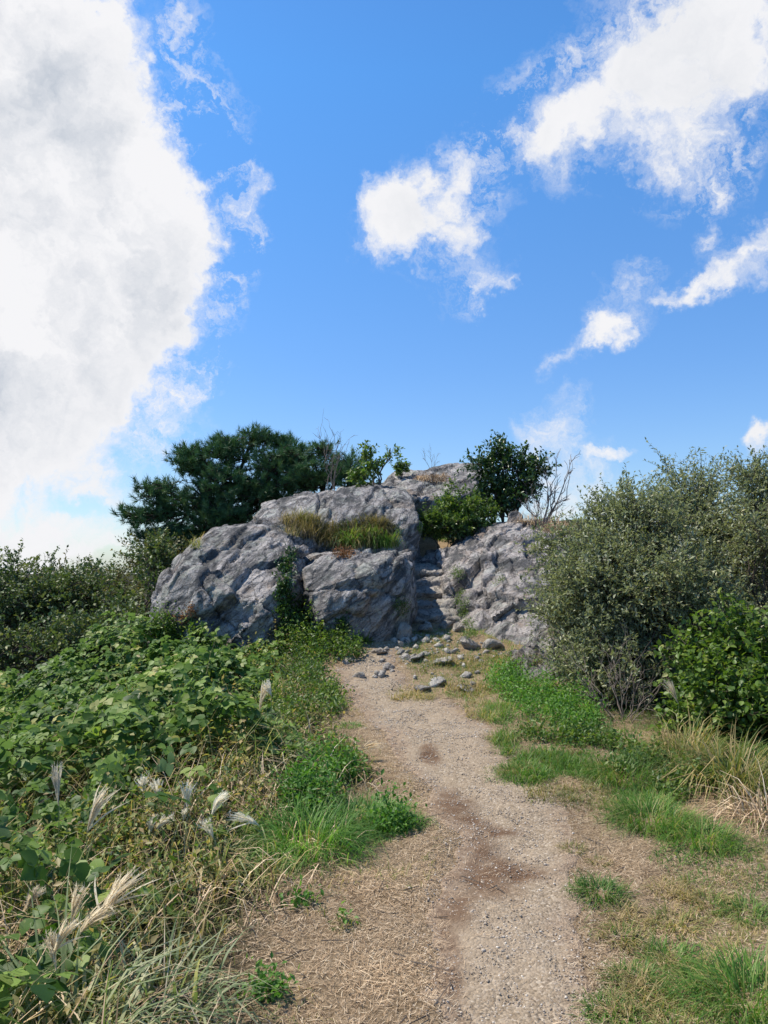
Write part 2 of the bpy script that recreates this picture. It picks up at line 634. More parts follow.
def rock_mat(name, dark, mid, light, lichen, lichen_amt=0.5, warm=0.0, shade_amt=.85):
    m, t, out = new_mat(name)
    g = t.nodes.new('ShaderNodeNewGeometry')
    P = g.outputs['Position']
    # the foliation frame of the outcrop: thin layers along one tilted normal
    nf_ = Vector((.60, .28, -.75)).normalized()
    tx_ = Vector((0, 1, 0)).cross(nf_).normalized()
    ty_ = nf_.cross(tx_)
    cb = t.nodes.new('ShaderNodeCombineXYZ')
    for i_, (v_, k_) in enumerate(((tx_, 1.0), (ty_, 1.0), (nf_, 3.4))):
        dn_ = t.nodes.new('ShaderNodeVectorMath')
        dn_.operation = 'DOT_PRODUCT'
        t.links.new(P, dn_.inputs[0])
        dn_.inputs[1].default_value = tuple(v_ * k_)
        t.links.new(dn_.outputs['Value'], cb.inputs[i_])
    FV = cb.outputs[0]
    str1 = noise(t, FV, 1.9, 8, .66, 1.6)
    str2 = noise(t, FV, 7.0, 7, .64, .9)
    big = noise(t, P, 1.1, 4, .55)
    fine = noise(t, P, 45, 6, .68)
    med = noise(t, P, 10, 8, .62)
    c = ramp(t, str1, [(.36, dark), (.48, mid), (.60, light)])
    c = mixc(t, ramp(t, big, [(.38, 0.0), (.66, .65)]), c, mid)
    c = mixc(t, ramp(t, fine, [(.33, .6), (.52, 0.0)]), c, dark)
    c = mixc(t, ramp(t, fine, [(.58, 0.0), (.72, .55)]), c, light)
    # lichen crusts
    ln = noise(t, P, 3.1, 9, .68, .8)
    c = mixc(t, ramp(t, ln, [(.52, 0.0), (.57, lichen_amt)]), c, lichen)
    # rusty stains
    rn = noise(t, P, 1.9, 6, .6, .3)
    c = mixc(t, ramp(t, rn, [(.56, 0.0), (.64, .4 + warm)]), c, (.30, .19, .11))
    dn = noise(t, FV, 1.7, 10, .72, .5)  # dark patches along the layers, painted in for deep shadow on the rock
    c = mixc(t, ramp(t, dn, [(.43, shade_amt), (.53, 0.0)]), c, (.055, .058, .062))
    vo = t.nodes.new('ShaderNodeTexVoronoi')
    vo.feature = 'DISTANCE_TO_EDGE'
    vo.inputs['Scale'].default_value = 3.4
    t.links.new(vmath(t, 'ADD', FV, vmath(t, 'SCALE', noise(t, P, 3, 4, .6, 0, 1), .6)), vo.inputs['Vector'])
    crack = ramp(t, vo.outputs['Distance'], [(0.0, 0.0), (0.05, 1.0)])
    c = mixc(t, math_node(t, 'MULTIPLY', math_node(t, 'SUBTRACT', 1.0, crack), ramp(t, med, [(.45, 0.0), (.55, .8)])), c, (.05, .047, .045))
    h1 = math_node(t, 'ADD', math_node(t, 'MULTIPLY', str1, 1.0), math_node(t, 'MULTIPLY', med, .7))
    h1 = math_node(t, 'ADD', h1, math_node(t, 'MULTIPLY', crack, .12))
    b1 = bump(t, h1, .9, .12)
    h2 = math_node(t, 'ADD', math_node(t, 'MULTIPLY', str2, .8), fine)
    b2 = bump(t, h2, .8, .022, b1)
    principled(t, out, c, .88, .3, b2)
    return m


M_rock = rock_mat('grey_gneiss', (.12, .11, .105), (.37, .34, .325), (.66, .61, .58), (.43, .46, .39), .45)
M_rock2 = rock_mat('pale_lilac_gneiss', (.17, .15, .14), (.43, .385, .36), (.67, .61, .575), (.46, .48, .43), .4)
M_rock3 = rock_mat('brown_step_stone', (.26, .23, .20), (.46, .41, .36), (.64, .58, .51), (.48, .46, .39), .35, shade_amt=.35)
M_stone = rock_mat('pale_loose_stone', (.3, .27, .23), (.55, .5, .44), (.7, .65, .58), (.6, .56, .48), .4, shade_amt=.2)

# ------------------------------------------------------------------ terrain
def sstep(a, b, x):
    t = np.clip((x - a) / (b - a), 0, 1)
    return t * t * (3 - 2 * t)


_ys = np.array([-3000, -400, -60, -8, 0, 8, 10, 12, 16, 25, 40, 100, 400, 1500, 6000.])
_zs = np.array([-90, -60, -9, -.3, 0, .24, .45, .40, -.3, -3.8, -9, -28, -60, -90, -90.])
_hy = np.array([8.0, 9.3, 10, 10.8, 11.4, 12, 12.7, 13.5, 15, 17, 19, 21, 25.])
_hz = np.array([0, .04, .12, .24, .46, .72, 1.02, 1.40, 2.15, 3.1, 3.7, 3.6, 1.5])


def ground(x, y, detail=True):
    x = np.asarray(x, float)
    y = np.asarray(y, float)
    x, y = np.broadcast_arrays(x, y)
    z = np.interp(y, _ys, _zs)
    mask = sstep(-4.3, -2.9, x) * (1 - sstep(4.5, 7.5, x))
    z = z + np.interp(y, _hy, _hz, left=0, right=0) * mask
    dl = np.maximum(0, -x - 1.15 - 0.25 * sstep(4, 1.5, y))
    z = z - np.interp(dl, [0, .6, 1.5, 3, 6, 15, 60, 400, 3000], [0, .10, .32, .85, 2.5, 8, 26, 50, 50])
    dr = np.maximum(0, x - 2.2)
    z = z + np.interp(dr, [0, 1, 3, 6, 15, 60, 400, 3000], [0, .06, 0.05, -.9, -5, -18, -45, -45])
    z = np.maximum(z, -98)
    if detail:
        k = 0.35 + 0.65 * (sstep(0.5, 1.6, np.abs(x - pathx(y))))
        z = z + fbm2(x, y, .9, 3, 5) * .045 * k + fbm2(x, y, 4.5, 3, 9) * .012
        far = sstep(30, 200, np.hypot(x, y))
        z = z + far * fbm2(x, y, .006, 4, 3) * 12
    return z


PL = [(455, 1100), (440, 1024), (432, 950), (428, 900), (436, 860), (440, 830), (420, 790), (392, 750), (372, 722), (350, 700), (338, 684), (336, 668), (360, 655)]
PR = [(615, 1100), (598, 1024), (592, 960), (590, 900), (578, 850), (560, 805), (530, 775), (508, 750), (490, 725), (452, 700), (415, 688), (398, 668), (396, 655)]


def pathx(y):
    return np.interp(y, _py, _px)


_tt = [1.2]
while _tt[-1] < 120:
    _tt.append(_tt[-1] + .02 + .002 * _tt[-1])
_tt = np.array(_tt)


def ray_ground(px, py):
    d = ray(px, py)
    z = ground(d.x * _tt, d.y * _tt, False)
    rz = EYE + d.z * _tt
    hit = np.nonzero(rz < z)[0]
    if len(hit) == 0:
        i, t = len(_tt) - 1, _tt[-1]
    else:
        i = hit[0]
        if i == 0:
            t = _tt[0]
        else:
            a, c_ = rz[i - 1] - z[i - 1], rz[i] - z[i]
            t = _tt[i - 1] + (_tt[i] - _tt[i - 1]) * a / (a - c_)
    return Vector((0, 0, EYE)) + d * float(t)


_py, _px = np.array([0., 10.]), np.array([.4, .1])
LW = [ray_ground(*q) for q in PL]
RW = [ray_ground(*q) for q in PR]
_ly = np.array([p.y for p in LW])
_lx = np.array([p.x for p in LW])
_ry = np.array([p.y for p in RW])
_rx = np.array([p.x for p in RW])


def path_left(y):
    return np.interp(y, np.maximum.accumulate(_ly), _lx)


def path_right(y):
    return np.interp(y, np.maximum.accumulate(_ry), _rx)


_py = np.linspace(1.5, 10, 40)
_px = (path_left(_py) + path_right(_py)) / 2
_py = np.concatenate([[-30, -3, 0], _py, [11, 13, 16]])
_px = np.concatenate([[.1, .2, .32], _px, [.6, .75, 1.2]])
# left edge of the bare / straw strip (where the bank of plants begins)
VE = [ray_ground(*q) for q in [(262, 1100), (262, 1024), (272, 960), (300, 905), (325, 870), (350, 840), (372, 815), (380, 780), (365, 740), (345, 715), (332, 690), (318, 668), (330, 650)]]
_vy = np.maximum.accumulate([p.y for p in VE])
_vx = np.array([p.x for p in VE])


def veg_edge(y):
    return np.interp(y, _vy, _vx)


BE = [ray_ground(*q) for q in [(840, 960), (800, 880), (768, 850), (715, 790), (655, 745), (610, 715), (580, 698), (560, 690)]]
_by = np.maximum.accumulate([p.y for p in BE])
_bx = np.array([p.x for p in BE])


def bush_edge(y):
    return np.interp(y, _by, _bx)


def axis(lo, hi, fine_lo, fine_hi, step, grow):
    a = list(np.arange(fine_lo, fine_hi, step))
    s = step
    v = a[-1]
    while v < hi:
        s *= grow
        v += s
        a.append(min(v, hi))
    s = step
    v = fine_lo
    b = []
    while v > lo:
        s *= grow
        v -= s
        b.append(max(v, lo))
    return np.array(b[::-1] + a)


gx = axis(-5000, 5000, -4, 4, .05, 1.07)
gy = axis(-2500, 5500, 1.0, 13, .05, 1.07)
XX, YY = np.meshgrid(gx, gy)
ZZ = ground(XX, YY)
inp = sstep(-.06, .10, XX - path_left(YY)) * sstep(-.06, .10, path_right(YY) - XX) * (YY < 9.6)
ZZ = ZZ - .012 * inp * (YY > -6)
nx_, ny_ = len(gx), len(gy)
idx = np.arange(nx_ * ny_).reshape(ny_, nx_)
FQ = np.stack([idx[:-1, :-1].ravel(), idx[:-1, 1:].ravel(), idx[1:, 1:].ravel(), idx[1:, :-1].ravel()], 1)
GV = np.stack([XX.ravel(), YY.ravel(), ZZ.ravel()], 1)

m, t, out = new_mat('soil_and_thatch')
g = t.nodes.new('ShaderNodeNewGeometry')
P = g.outputs['Position']
n1 = noise(t, P, 1.6, 6, .6)
n2 = noise(t, P, 14, 8, .65)
n3 = noise(t, P, 85, 8, .75)
c = ramp(t, n2, [(.3, (.18, .12, .065)), (.5, (.42, .295, .175)), (.7, (.62, .46, .30))])
c = mixc(t, ramp(t, n1, [(.4, 0.0), (.62, .75)]), c, (.50, .37, .235))
c = mixc(t, ramp(t, n3, [(.38, .85), (.52, 0.0)]), c, (.10, .065, .04))
c = mixc(t, ramp(t, n3, [(.54, .0), (.66, .7)]), c, (.66, .52, .38))
# dark soil with shade painted in under the plants, and far green land
sep = t.nodes.new('ShaderNodeSeparateXYZ')
t.links.new(P, sep.inputs[0])
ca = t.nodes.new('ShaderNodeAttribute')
ca.attribute_name = 'humus_shade'
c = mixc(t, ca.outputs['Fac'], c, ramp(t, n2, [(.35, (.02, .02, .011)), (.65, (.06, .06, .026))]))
M_soil = m
principled(t, out, c, .95, .1, bump(t, math_node(t, 'ADD', n2, math_node(t, 'MULTIPLY', n3, .7)), .9, .045))
me = fast_mesh('ground', GV, FQ, smooth=True)
hum_shade = np.maximum(sstep(.15, -.35, XX - veg_edge(YY)), sstep(-.1, .5, XX - bush_edge(YY)))
hum_shade = np.where(YY > 10.5, np.maximum(hum_shade, sstep(1.1, 1.6, np.abs(XX - .8))), hum_shade)
hum_shade = np.where(YY > 25, 1.0, hum_shade)
at = me.attributes.new('humus_shade', 'FLOAT', 'POINT')
at.data.foreach_set('value', hum_shade.ravel().astype(np.float32))
tag(link('ground', me, M_soil), kind='structure')

# the worn gravel path: a sheet of its own just above the ground, ragged at both edges
m, t, out = new_mat('worn_gravel')
g = t.nodes.new('ShaderNodeNewGeometry')
P = g.outputs['Position']
vo = t.nodes.new('ShaderNodeTexVoronoi')
vo.inputs['Scale'].default_value = 85
vo.inputs['Randomness'].default_value = 1
t.links.new(P, vo.inputs['Vector'])
vo2 = t.nodes.new('ShaderNodeTexVoronoi')
vo2.inputs['Scale'].default_value = 130
t.links.new(P, vo2.inputs['Vector'])
n1 = noise(t, P, 2.0, 6, .6)
n2 = noise(t, P, 24, 8, .7)
sepc = t.nodes.new('ShaderNodeSeparateColor')
t.links.new(vo.outputs['Color'], sepc.inputs[0])
c = ramp(t, sepc.outputs[0], [(0, (.16, .12, .08)), (.4, (.30, .235, .165)), (.8, (.40, .32, .235)), (1, (.56, .475, .37))])
c = mixc(t, ramp(t, n2, [(.4, .0), (.6, .75)]), c, (.29, .22, .15))
c = mixc(t, ramp(t, n2, [(.33, .6), (.45, 0.0)]), c, (.17, .125, .095))
dust = noise(t, P, .9, 5, .6)
c = mixc(t, ramp(t, dust, [(.40, 0.0), (.60, .5)]), c, (.34, .265, .19))
damp = t.nodes.new('ShaderNodeAttribute')
damp.attribute_name = 'damp'
c = mixc(t, math_node(t, 'MULTIPLY', damp.outputs['Fac'], ramp(t, noise(t, P, 7, 6, .65), [(.34, .5), (.52, 1.0)])), c, (.14, .085, .052))
ed = t.nodes.new('ShaderNodeAttribute')
ed.attribute_name = 'rim'
c = mixc(t, math_node(t, 'MULTIPLY', ed.outputs['Fac'], ramp(t, noise(t, P, 11, 5, .65), [(.3, .4), (.5, 1.0)])), c, ramp(t, n2, [(.35, (.15, .10, .07)), (.62, (.36, .27, .19))]))
hh = math_node(t, 'ADD', math_node(t, 'MULTIPLY', vo.outputs['Distance'], -1.0), math_node(t, 'MULTIPLY', vo2.outputs['Distance'], -.4))
hh = math_node(t, 'ADD', hh, math_node(t, 'MULTIPLY', n2, .8))
principled(t, out, c, .92, .15, bump(t, hh, .6, .008))
M_path = m
yy = np.concatenate([np.arange(-12, 1.5, .3), np.arange(1.5, 9.9, .035)])
uu = np.linspace(0, 1, 45)
YP, UP_ = np.meshgrid(yy, uu, indexing='ij')
lx = path_left(YP) + fbm2(np.full(YP.shape, 3.), YP, 2.2, 4, 31) * .10 + .0
rx = path_right(YP) + fbm2(np.full(YP.shape, 9.), YP, 2.2, 4, 41) * .10
lx = np.where(YP < 2, np.minimum(lx, .05), lx)
XP = lx + (rx - lx) * UP_
ZP = ground(XP, YP) - .012 + .009
edge = np.minimum(UP_, 1 - UP_)
ZP = ZP - .02 * sstep(.03, 0, edge) + fbm2(XP, YP, 9, 3, 77) * .006
idp = np.arange(XP.size).reshape(XP.shape)
FP = np.stack([idp[:-1, :-1].ravel(), idp[:-1, 1:].ravel(), idp[1:, 1:].ravel(), idp[1:, :-1].ravel()], 1)
me = fast_mesh('path', np.stack([XP.ravel(), YP.ravel(), ZP.ravel()], 1), FP, smooth=True)


def gpt(px, py):
    p = ray_ground(px, py)
    return p.x, p.y


dm = np.zeros(XP.shape)
for px, py, rx_, ry_ in ((452, 812, .20, .45), (458, 855, .27, .5), (440, 895, .18, .4), (500, 868, .22, .16), (430, 752, .10, .4), (478, 832, .2, .12), (445, 960, .08, .4)):
    cx_, cy_ = gpt(px, py)
    d_ = np.hypot((XP - cx_) / rx_, (YP - cy_) / ry_) + fbm2(XP, YP, 3, 3, 3) * .3
    dm = np.maximum(dm, sstep(1.2, .5, d_))
at = me.attributes.new('damp', 'FLOAT', 'POINT')
at.data.foreach_set('value', (dm * 1.0).ravel().astype(np.float32))
at = me.attributes.new('rim', 'FLOAT', 'POINT')
at.data.foreach_set('value', sstep(.28, .02, edge + fbm2(XP, YP, 2.5, 3, 8) * .07).ravel().astype(np.float32))
tag(link('path', me, M_path), kind='structure')


# ------------------------------------------------------------------ rocks
NF = Vector((.60, .28, -.75)).normalized()       # foliation of the outcrop
_tx = Vector((0, 1, 0)).cross(NF).normalized()
_ty = NF.cross(_tx)
RF = np.array([_tx, _ty, NF])
ROCKS = []
DEBUG = False


def hull_bm(pts):
    bm = bmesh.new()
    for p in pts:
        bm.verts.new(p)
    r = bmesh.ops.convex_hull(bm, input=bm.verts)
    junk = [e for e in r['geom_interior'] if isinstance(e, bmesh.types.BMVert)]
    bmesh.ops.delete(bm, geom=junk, context='VERTS')
    return bm


def rock_mesh(name, hulls, voxel, amp=1.0, seed=1, smooth=3, scale=1.0, fol=1.0):
    bm = bmesh.new()
    for h in hulls:
        b = hull_bm(h)
        tmp = bpy.data.meshes.new('t')
        b.to_mesh(tmp)
        b.free()
        bm.from_mesh(tmp)
        bpy.data.meshes.remove(tmp)
    me = bpy.data.meshes.new(name)
    bm.to_mesh(me)
    bm.free()
    o = bpy.data.objects.new('tmp', me)
    C.objects.link(o)
    md = o.modifiers.new('r', 'REMESH')
    md.mode = 'VOXEL'
    md.voxel_size = voxel
    sm = o.modifiers.new('s', 'SMOOTH')
    sm.factor = .6
    sm.iterations = smooth
    dg = bpy.context.evaluated_depsgraph_get()
    ev = o.evaluated_get(dg)
    m2 = bpy.data.meshes.new_from_object(ev)
    bpy.data.objects.remove(o)
    bpy.data.meshes.remove(me)
    n = len(m2.vertices)
    co = np.empty(n * 3, np.float32)
    m2.vertices.foreach_get('co', co)
    co = co.reshape(-1, 3).astype(float)
    no = np.empty(n * 3, np.float32)
    m2.vertices.foreach_get('normal', no)
    no = no.reshape(-1, 3).astype(float)
    q = co @ RF.T                                   # foliation frame
    w = np.stack([fbm(co * .8 + 5, 3, seed), fbm(co * .8 + 9, 3, seed + 4), fbm(co * .8 + 1, 3, seed + 8)], 1) * .16
    s = 1.0 / scale
    # three sets of joints cut the rock into long flat planes that step at sharp edges
    v1, e1 = facets((q + w) * np.array([.45, .45, 1.1]) * s, seed)
    v3, e3 = facets((q + w * .5) * np.array([3.2, 3.2, 8.]) * s, seed + 90)

    def saw(nrm_, freq, warp, wf, sd):
        l_ = (co @ np.asarray(nrm_)) * freq * s + warp * fbm(co * wf * s, 3, sd)
        k_ = np.floor(l_)
        kk = k_.astype(np.int64)
        h_ = _h(kk, kk * 0 + 3, kk * 0, sd) / 0xffffffff
        return (l_ - k_ - .5) * (.35 + 1.1 * h_), l_ - k_
    nf_ = np.array(NF)
    j2 = np.array([.78, -.35, .52])
    j2 /= np.linalg.norm(j2)
    j3 = np.array([-.25, .80, .55])
    j3 /= np.linalg.norm(j3)
    a1, r1 = saw(nf_, 1.15, .55, .7, seed + 31)
    a2, r2 = saw(nf_, 3.9, .75, 1.3, seed + 33)
    a3, r3 = saw(j2, .95, .5, .8, seed + 35)
    a4, r4 = saw(j3, 1.25, .6, .9, seed + 37)
    a5, r5 = saw(nf_, 11.0, 1.2, 2.2, seed + 39)
    a6, r6 = saw(j2, 3.4, .9, 1.6, seed + 41)
    g1 = np.clip(.7 + fbm(co * .9 * s + 3, 3, seed + 40), 0, 1.3)
    g2 = np.clip(.5 + 1.1 * fbm(co * 2.0 * s + 8, 3, seed + 44), 0, 1.3)
    d = .12 * v1 + fol * (.22 * a1 + .085 * a2 * g1 + .028 * a5 * g2) + .15 * a3 + .13 * a4 + .055 * a6 * g2 + .014 * v3
    for r_1, wd_, dp in ((r1, .035, .06), (r3, .03, .05), (r4, .03, .04)):
        rr = np.minimum(r_1, 1 - r_1)
        d -= dp * np.exp(-(rr / wd_) ** 2) * g1
    d += .03 * fbm(co * 1.1 * s, 3, seed + 7) + .008 * fbm(co * 12 * s, 4, seed + 17)
    co = co + no * (d * amp * scale)[:, None]
    m2.vertices.foreach_set('co', co.astype(np.float32).ravel())
    if DEBUG:
        print('ROCK', name, co.min(0).round(2), co.max(0).round(2), n)
    m2.polygons.foreach_set('use_smooth', np.ones(len(m2.polygons), bool))
    m2.update()
    return m2


def rock(name, label, cat, hulls, voxel, mat, group=None, **kw):
    hs = [[W(*p) if len(p) == 3 else Vector(p[:3]) for p in h] for h in hulls]
    me = rock_mesh(name, hs, voxel, **kw)
    me.name = name
    o = link(name, me, mat)
    tag(o, label, cat, group)
    ROCKS.append(o)
    return o


rock('boulder', 'big rounded grey boulder with diagonal folds, leftmost of the outcrop, below the pines', 'boulder', [
    [(152, 655, 10.3), (200, 668, 9.7), (285, 665, 9.9), (162, 600, 10.3), (178, 566, 10.3), (215, 590, 9.8), (262, 600, 9.7), (288, 580, 10.0), (298, 610, 10.2),
     (188, 548, 10.8), (212, 527, 11.3), (255, 524, 11.4), (290, 533, 11.3), (304, 550, 11.2), (172, 560, 13.0), (215, 527, 13.2), (300, 530, 13.5), (165, 660, 13.2), (310, 670, 13.2)],
    [(138, 655, 10.8), (145, 622, 10.6), (158, 577, 10.9), (178, 560, 11), (190, 600, 10.2), (180, 668, 10.0), (150, 660, 12), (170, 575, 12.2), (200, 560, 12)],
    [(240, 668, 9.5), (296, 650, 9.9), (290, 610, 9.9), (240, 620, 9.5), (215, 650, 9.6), (300, 660, 11), (250, 600, 10.6)],
], .03, M_rock, amp=1.0, seed=3)

rock('boulder', 'squat square boulder with grassy ledge and shaded front, just left of the steps', 'boulder', [
    [(299, 566, 10.6), (322, 556, 10.4), (352, 560, 10.2), (402, 556, 10.3), (411, 564, 10.7), (302, 590, 10.1), (335, 582, 9.8), (375, 572, 9.8), (408, 590, 10.2),
     (322, 618, 9.8), (340, 640, 9.8), (388, 645, 10.0), (405, 640, 10.3), (304, 556, 12.2), (412, 552, 12.2), (300, 665, 12), (412, 665, 12), (310, 650, 10.6)],
], .026, M_rock, amp=.85, seed=21)

rock('rock_slab', 'long grey upper slab of the outcrop with a dark upright side above the steps', 'rock', [
    [(247, 524, 12.2), (262, 508, 12.6), (300, 495, 13.2), (345, 489, 13.8), (400, 490, 14), (416, 500, 13.6), (418, 520, 12.8), (398, 545, 12.6), (380, 560, 12.2), (300, 560, 12.0), (248, 560, 12.2),
     (262, 500, 16), (405, 489, 16), (258, 640, 16), (412, 660, 16), (250, 640, 12.4), (380, 650, 12.3), (398, 640, 12.6)],
    [(385, 500, 13.6), (416, 504, 13.6), (421, 526, 13.4), (416, 552, 13.0), (402, 566, 12.4), (385, 560, 12.2), (370, 540, 12.4), (420, 640, 13.4), (400, 660, 12.4), (380, 640, 12.4), (419, 520, 14.2)],
], .035, M_rock, amp=.85, seed=35)

rock('rock_slab', 'topmost slab of the outcrop, flat summit against the sky between the pines and the dark bush', 'rock', [
    [(386, 484, 16), (395, 471, 17), (430, 468, 17.5), (472, 466, 17.5), (480, 476, 16.6), (474, 492, 15.4), (425, 500, 15.0), (388, 498, 15.0),
     (384, 478, 20), (480, 472, 20), (380, 580, 20), (490, 580, 20), (386, 560, 15.2), (480, 560, 15.4)],
    [(340, 492, 15.6), (390, 484, 16.4), (410, 482, 16.4), (412, 500, 15), (340, 500, 15), (340, 560, 15.4), (412, 560, 15.4), (340, 490, 18), (412, 484, 18), (400, 580, 18)],
], .045, M_rock, amp=.8, seed=47)

rock('rock_outcrop', 'broad sloping rock face on the right of the stone steps, lit by the sun', 'rock', [
    [(436, 552, 13), (448, 543, 13.4), (470, 530, 13.6), (500, 521, 13.8), (552, 528, 13.5), (570, 540, 13), (455, 590, 11.9), (476, 605, 11.0), (498, 590, 10.9), (535, 600, 10.4),
     (462, 648, 10.1), (480, 655, 9.8), (505, 660, 9.6), (560, 655, 9.3), (580, 605, 10.4), (600, 640, 11), (440, 660, 13), (480, 690, 11), (560, 690, 10.2), (600, 690, 13), (580, 545, 14.5), (470, 534, 15)],
    [(462, 652, 10.2), (485, 610, 10.4), (520, 592, 10.4), (560, 590, 10.1), (575, 640, 9.5), (500, 662, 9.4), (540, 662, 9.2), (500, 690, 10.6), (570, 690, 10.2)],
    [(408, 560, 13.2), (425, 548, 13.9), (450, 545, 13.8), (412, 588, 12.7), (445, 592, 12.3), (466, 600, 11.9), (470, 560, 13.0), (408, 640, 14), (470, 660, 13), (430, 560, 15)],
], .032, M_rock2, amp=1.1, seed=58, scale=.85)

rock('rock_slab', 'low pale slab lying at the foot of the right rock face beside the big grey-green bush', 'rock', [
    [(500, 666, 8.5), (510, 654, 8.6), (536, 636, 9.0), (558, 622, 9.3), (590, 630, 9.3), (600, 680, 8.7), (548, 682, 8.3), (518, 678, 8.3), (508, 700, 8.4), (590, 715, 8.6), (590, 690, 10.0), (530, 690, 10.0)],
], .03, M_rock2, amp=.55, seed=66, scale=.8)

rock('boulder', 'small pale block perched on the skyline ridge right of the dark bush', 'boulder', [
    [(506, 524, 13.6), (508, 513, 13.7), (516, 510, 13.8), (523, 514, 13.7), (524, 524, 13.6), (509, 520, 14.1), (522, 516, 14.1), (512, 532, 13.8), (520, 532, 13.8)],
], .025, M_rock2, amp=.3, seed=71, scale=.4)

# stone steps in the gully: (label, top-left px, top-right px, py of the tread's front edge, riser height px, depth Y)
STEPS = [
    ('lowest broad step stone with a rounded pale front edge, just above the rubble', 405, 451, 617, 12, 10.95, .42),
    ('second step stone from the bottom of the gully, thin and shadowed on the left', 412, 458, 603, 8, 11.35, .40),
    ('third step stone from the bottom, dark riser and pale worn top', 412, 455, 590, 11, 11.75, .40),
    ('fourth step stone, half hidden in the gully below the top bend', 418, 456, 580, 7, 12.15, .38),
    ('highest thin step stone under the shaded slab at the head of the gully', 414, 450, 571, 7, 12.5, .40),
]
for k, (lab, x0, x1, py, rh, Y, dep) in enumerate(STEPS):
    x0, x1 = x0 - (2, 7, 1, 6, 3)[k], x1 + (8, 0, 6, 2, 5)[k]
    tilt_ = (-2, 2.5, -1.5, 3, -2)[k]
    a, b, mdl = W(x0, py + tilt_, Y), W(x1, py - 2 - tilt_, Y + .08), W((x0 + x1) / 2 - 3, py + 1, Y - .08)
    zt = a.z
    h = rh / 768 * Y + .18
    w_ = b.x - a.x
    pts = [a, mdl, b, (b.x + .03, Y + dep, zt + .05), (a.x + .05, Y + dep, zt + .05), (a.x - .03, Y - .03, zt - .06), (b.x + .03, Y, zt - .06), (mdl.x, mdl.y - .03, zt - .07),
           (a.x, Y + .10, zt - h), (b.x, Y + .12, zt - h), (b.x, Y + dep, zt - h), (a.x, Y + dep, zt - h)]
    me = rock_mesh('step', [[Vector(p) for p in pts]], .022, amp=.62, seed=80 + k, scale=.75, smooth=2)
    o = link('stone_step', me, M_rock3)
    tag(o, lab, 'stone step', 'stone steps climbing the gully')
    ROCKS.append(o)


def pebble_hull(c, sx, sy, sz, rng, rot=0.0):
    v = rand_unit(13, rng) * rng.uniform(.75, 1.0, (13, 1)) * np.array([sx, sy, sz])
    a = rot
    R_ = np.array([[math.cos(a), -math.sin(a), 0], [math.sin(a), math.cos(a), 0], [0, 0, 1]])
    return [Vector(p) + Vector(c) for p in (v @ R_.T)]


# (label, px, py, half width, half height, half depth, Y or None to rest on ground)
r_ = np.random.default_rng(5)
STONES = [
    ('pale flat-topped stone lying alone at the left edge of the path', 357, 677, .14, .075, .10, 'm'),
    ('upright brown block leaning under the lowest step stone', 403, 640, .13, .17, .14, None),
    ('pale tilted block at the foot of the steps, right of the brown block', 430, 632, .17, .10, .16, None),
    ('thick rounded stone wedged at the right end of the lowest step', 446, 628, .12, .09, .12, None),
    ('long pale stone pointing down the path among the rubble', 418, 660, .09, .07, .2, None),
    ('cream coloured flat stone at the rubble edge nearest the grass', 443, 664, .15, .06, .12, None),
    ('narrow dark wedge stone against the foot of the right rock face', 470, 648, .1, .12, .16, None),
    ('pale triangular stone at the bottom right of the rubble, on the grass', 495, 648, .16, .10, .13, None),
    ('white-topped stone half sunk in the dry grass below the rubble', 437, 684, .13, .07, .1, None),
    ('low twin stone beside the white-topped one in the dry grass', 422, 690, .1, .045, .09, None),
    ('brownish stone bedded in the turf right of the path, below the pale slab', 466, 690, .1, .07, .09, None),
    ('rounded stone in the soil at the top end of the path', 380, 653, .11, .05, .1, None),
    ('buff stone on the left rim of the rubble near the squat boulder', 388, 668, .09, .05, .08, None),
    ('angular pale stone wedged between the rubble and the right rock face', 458, 632, .1, .09, .1, None),
]
for k, (lab, px, py, sx, sz, sy, mm) in enumerate(STONES):
    if k:
        sx, sy, sz = sx * 1.25, sy * 1.25, sz * 1.25
    p = ray_ground(px, py)
    c_ = (p.x, p.y, float(ground(p.x, p.y)) + sz * .25)
    me = rock_mesh('stone', [pebble_hull(c_, sx, sy, sz, r_, r_.uniform(0, 3))], .012 if sx < .13 else .016, amp=.14, seed=120 + k, scale=.35, smooth=2)
    o = link('stone', me, M_stone if k in (0, 5, 8, 4, 7) else M_rock3)
    tag(o, lab, 'stone', 'loose stones around the foot of the steps')
    ROCKS.append(o)


# all solid surfaces for placing plants
def bvh_of(objs):
    V, F, o = [], [], 0
    for ob in objs:
        me = ob.data
        n = len(me.vertices)
        co = np.empty(n * 3, np.float32)
        me.vertices.foreach_get('co', co)
        V.append(co.reshape(-1, 3))
        F += [[i + o for i in p.vertices] for p in me.polygons]
        o += n
    return BVHTree.FromPolygons(np.concatenate(V).tolist(), F)


ROCKBVH = bvh_of([o for o in ROCKS])
_gi = np.nonzero((gy > .8) & (gy < 22))[0]
_gj = np.nonzero((gx > -10) & (gx < 8))[0]
_sub = idx[_gi[0]:_gi[-1] + 1, _gj[0]:_gj[-1] + 1]
_loc = np.arange(_sub.size).reshape(_sub.shape)
GROUNDBVH = BVHTree.FromPolygons(GV[_sub.ravel()].tolist(), np.stack([_loc[:-1, :-1].ravel(), _loc[:-1, 1:].ravel(), _loc[1:, 1:].ravel(), _loc[1:, :-1].ravel()], 1).tolist())


def pick(px, py):
    """first rock or ground point seen there"""
    d = ray(px, py).normalized()
    h = ROCKBVH.ray_cast(Vector((0, 0, EYE)), d, 60)
    g_ = GROUNDBVH.ray_cast(Vector((0, 0, EYE)), d, 60)
    if h[0] is not None and (g_[0] is None or h[3] < g_[3]):
        return h[0]
    if g_[0] is not None:
        return g_[0]
    return ray_ground(px, py)


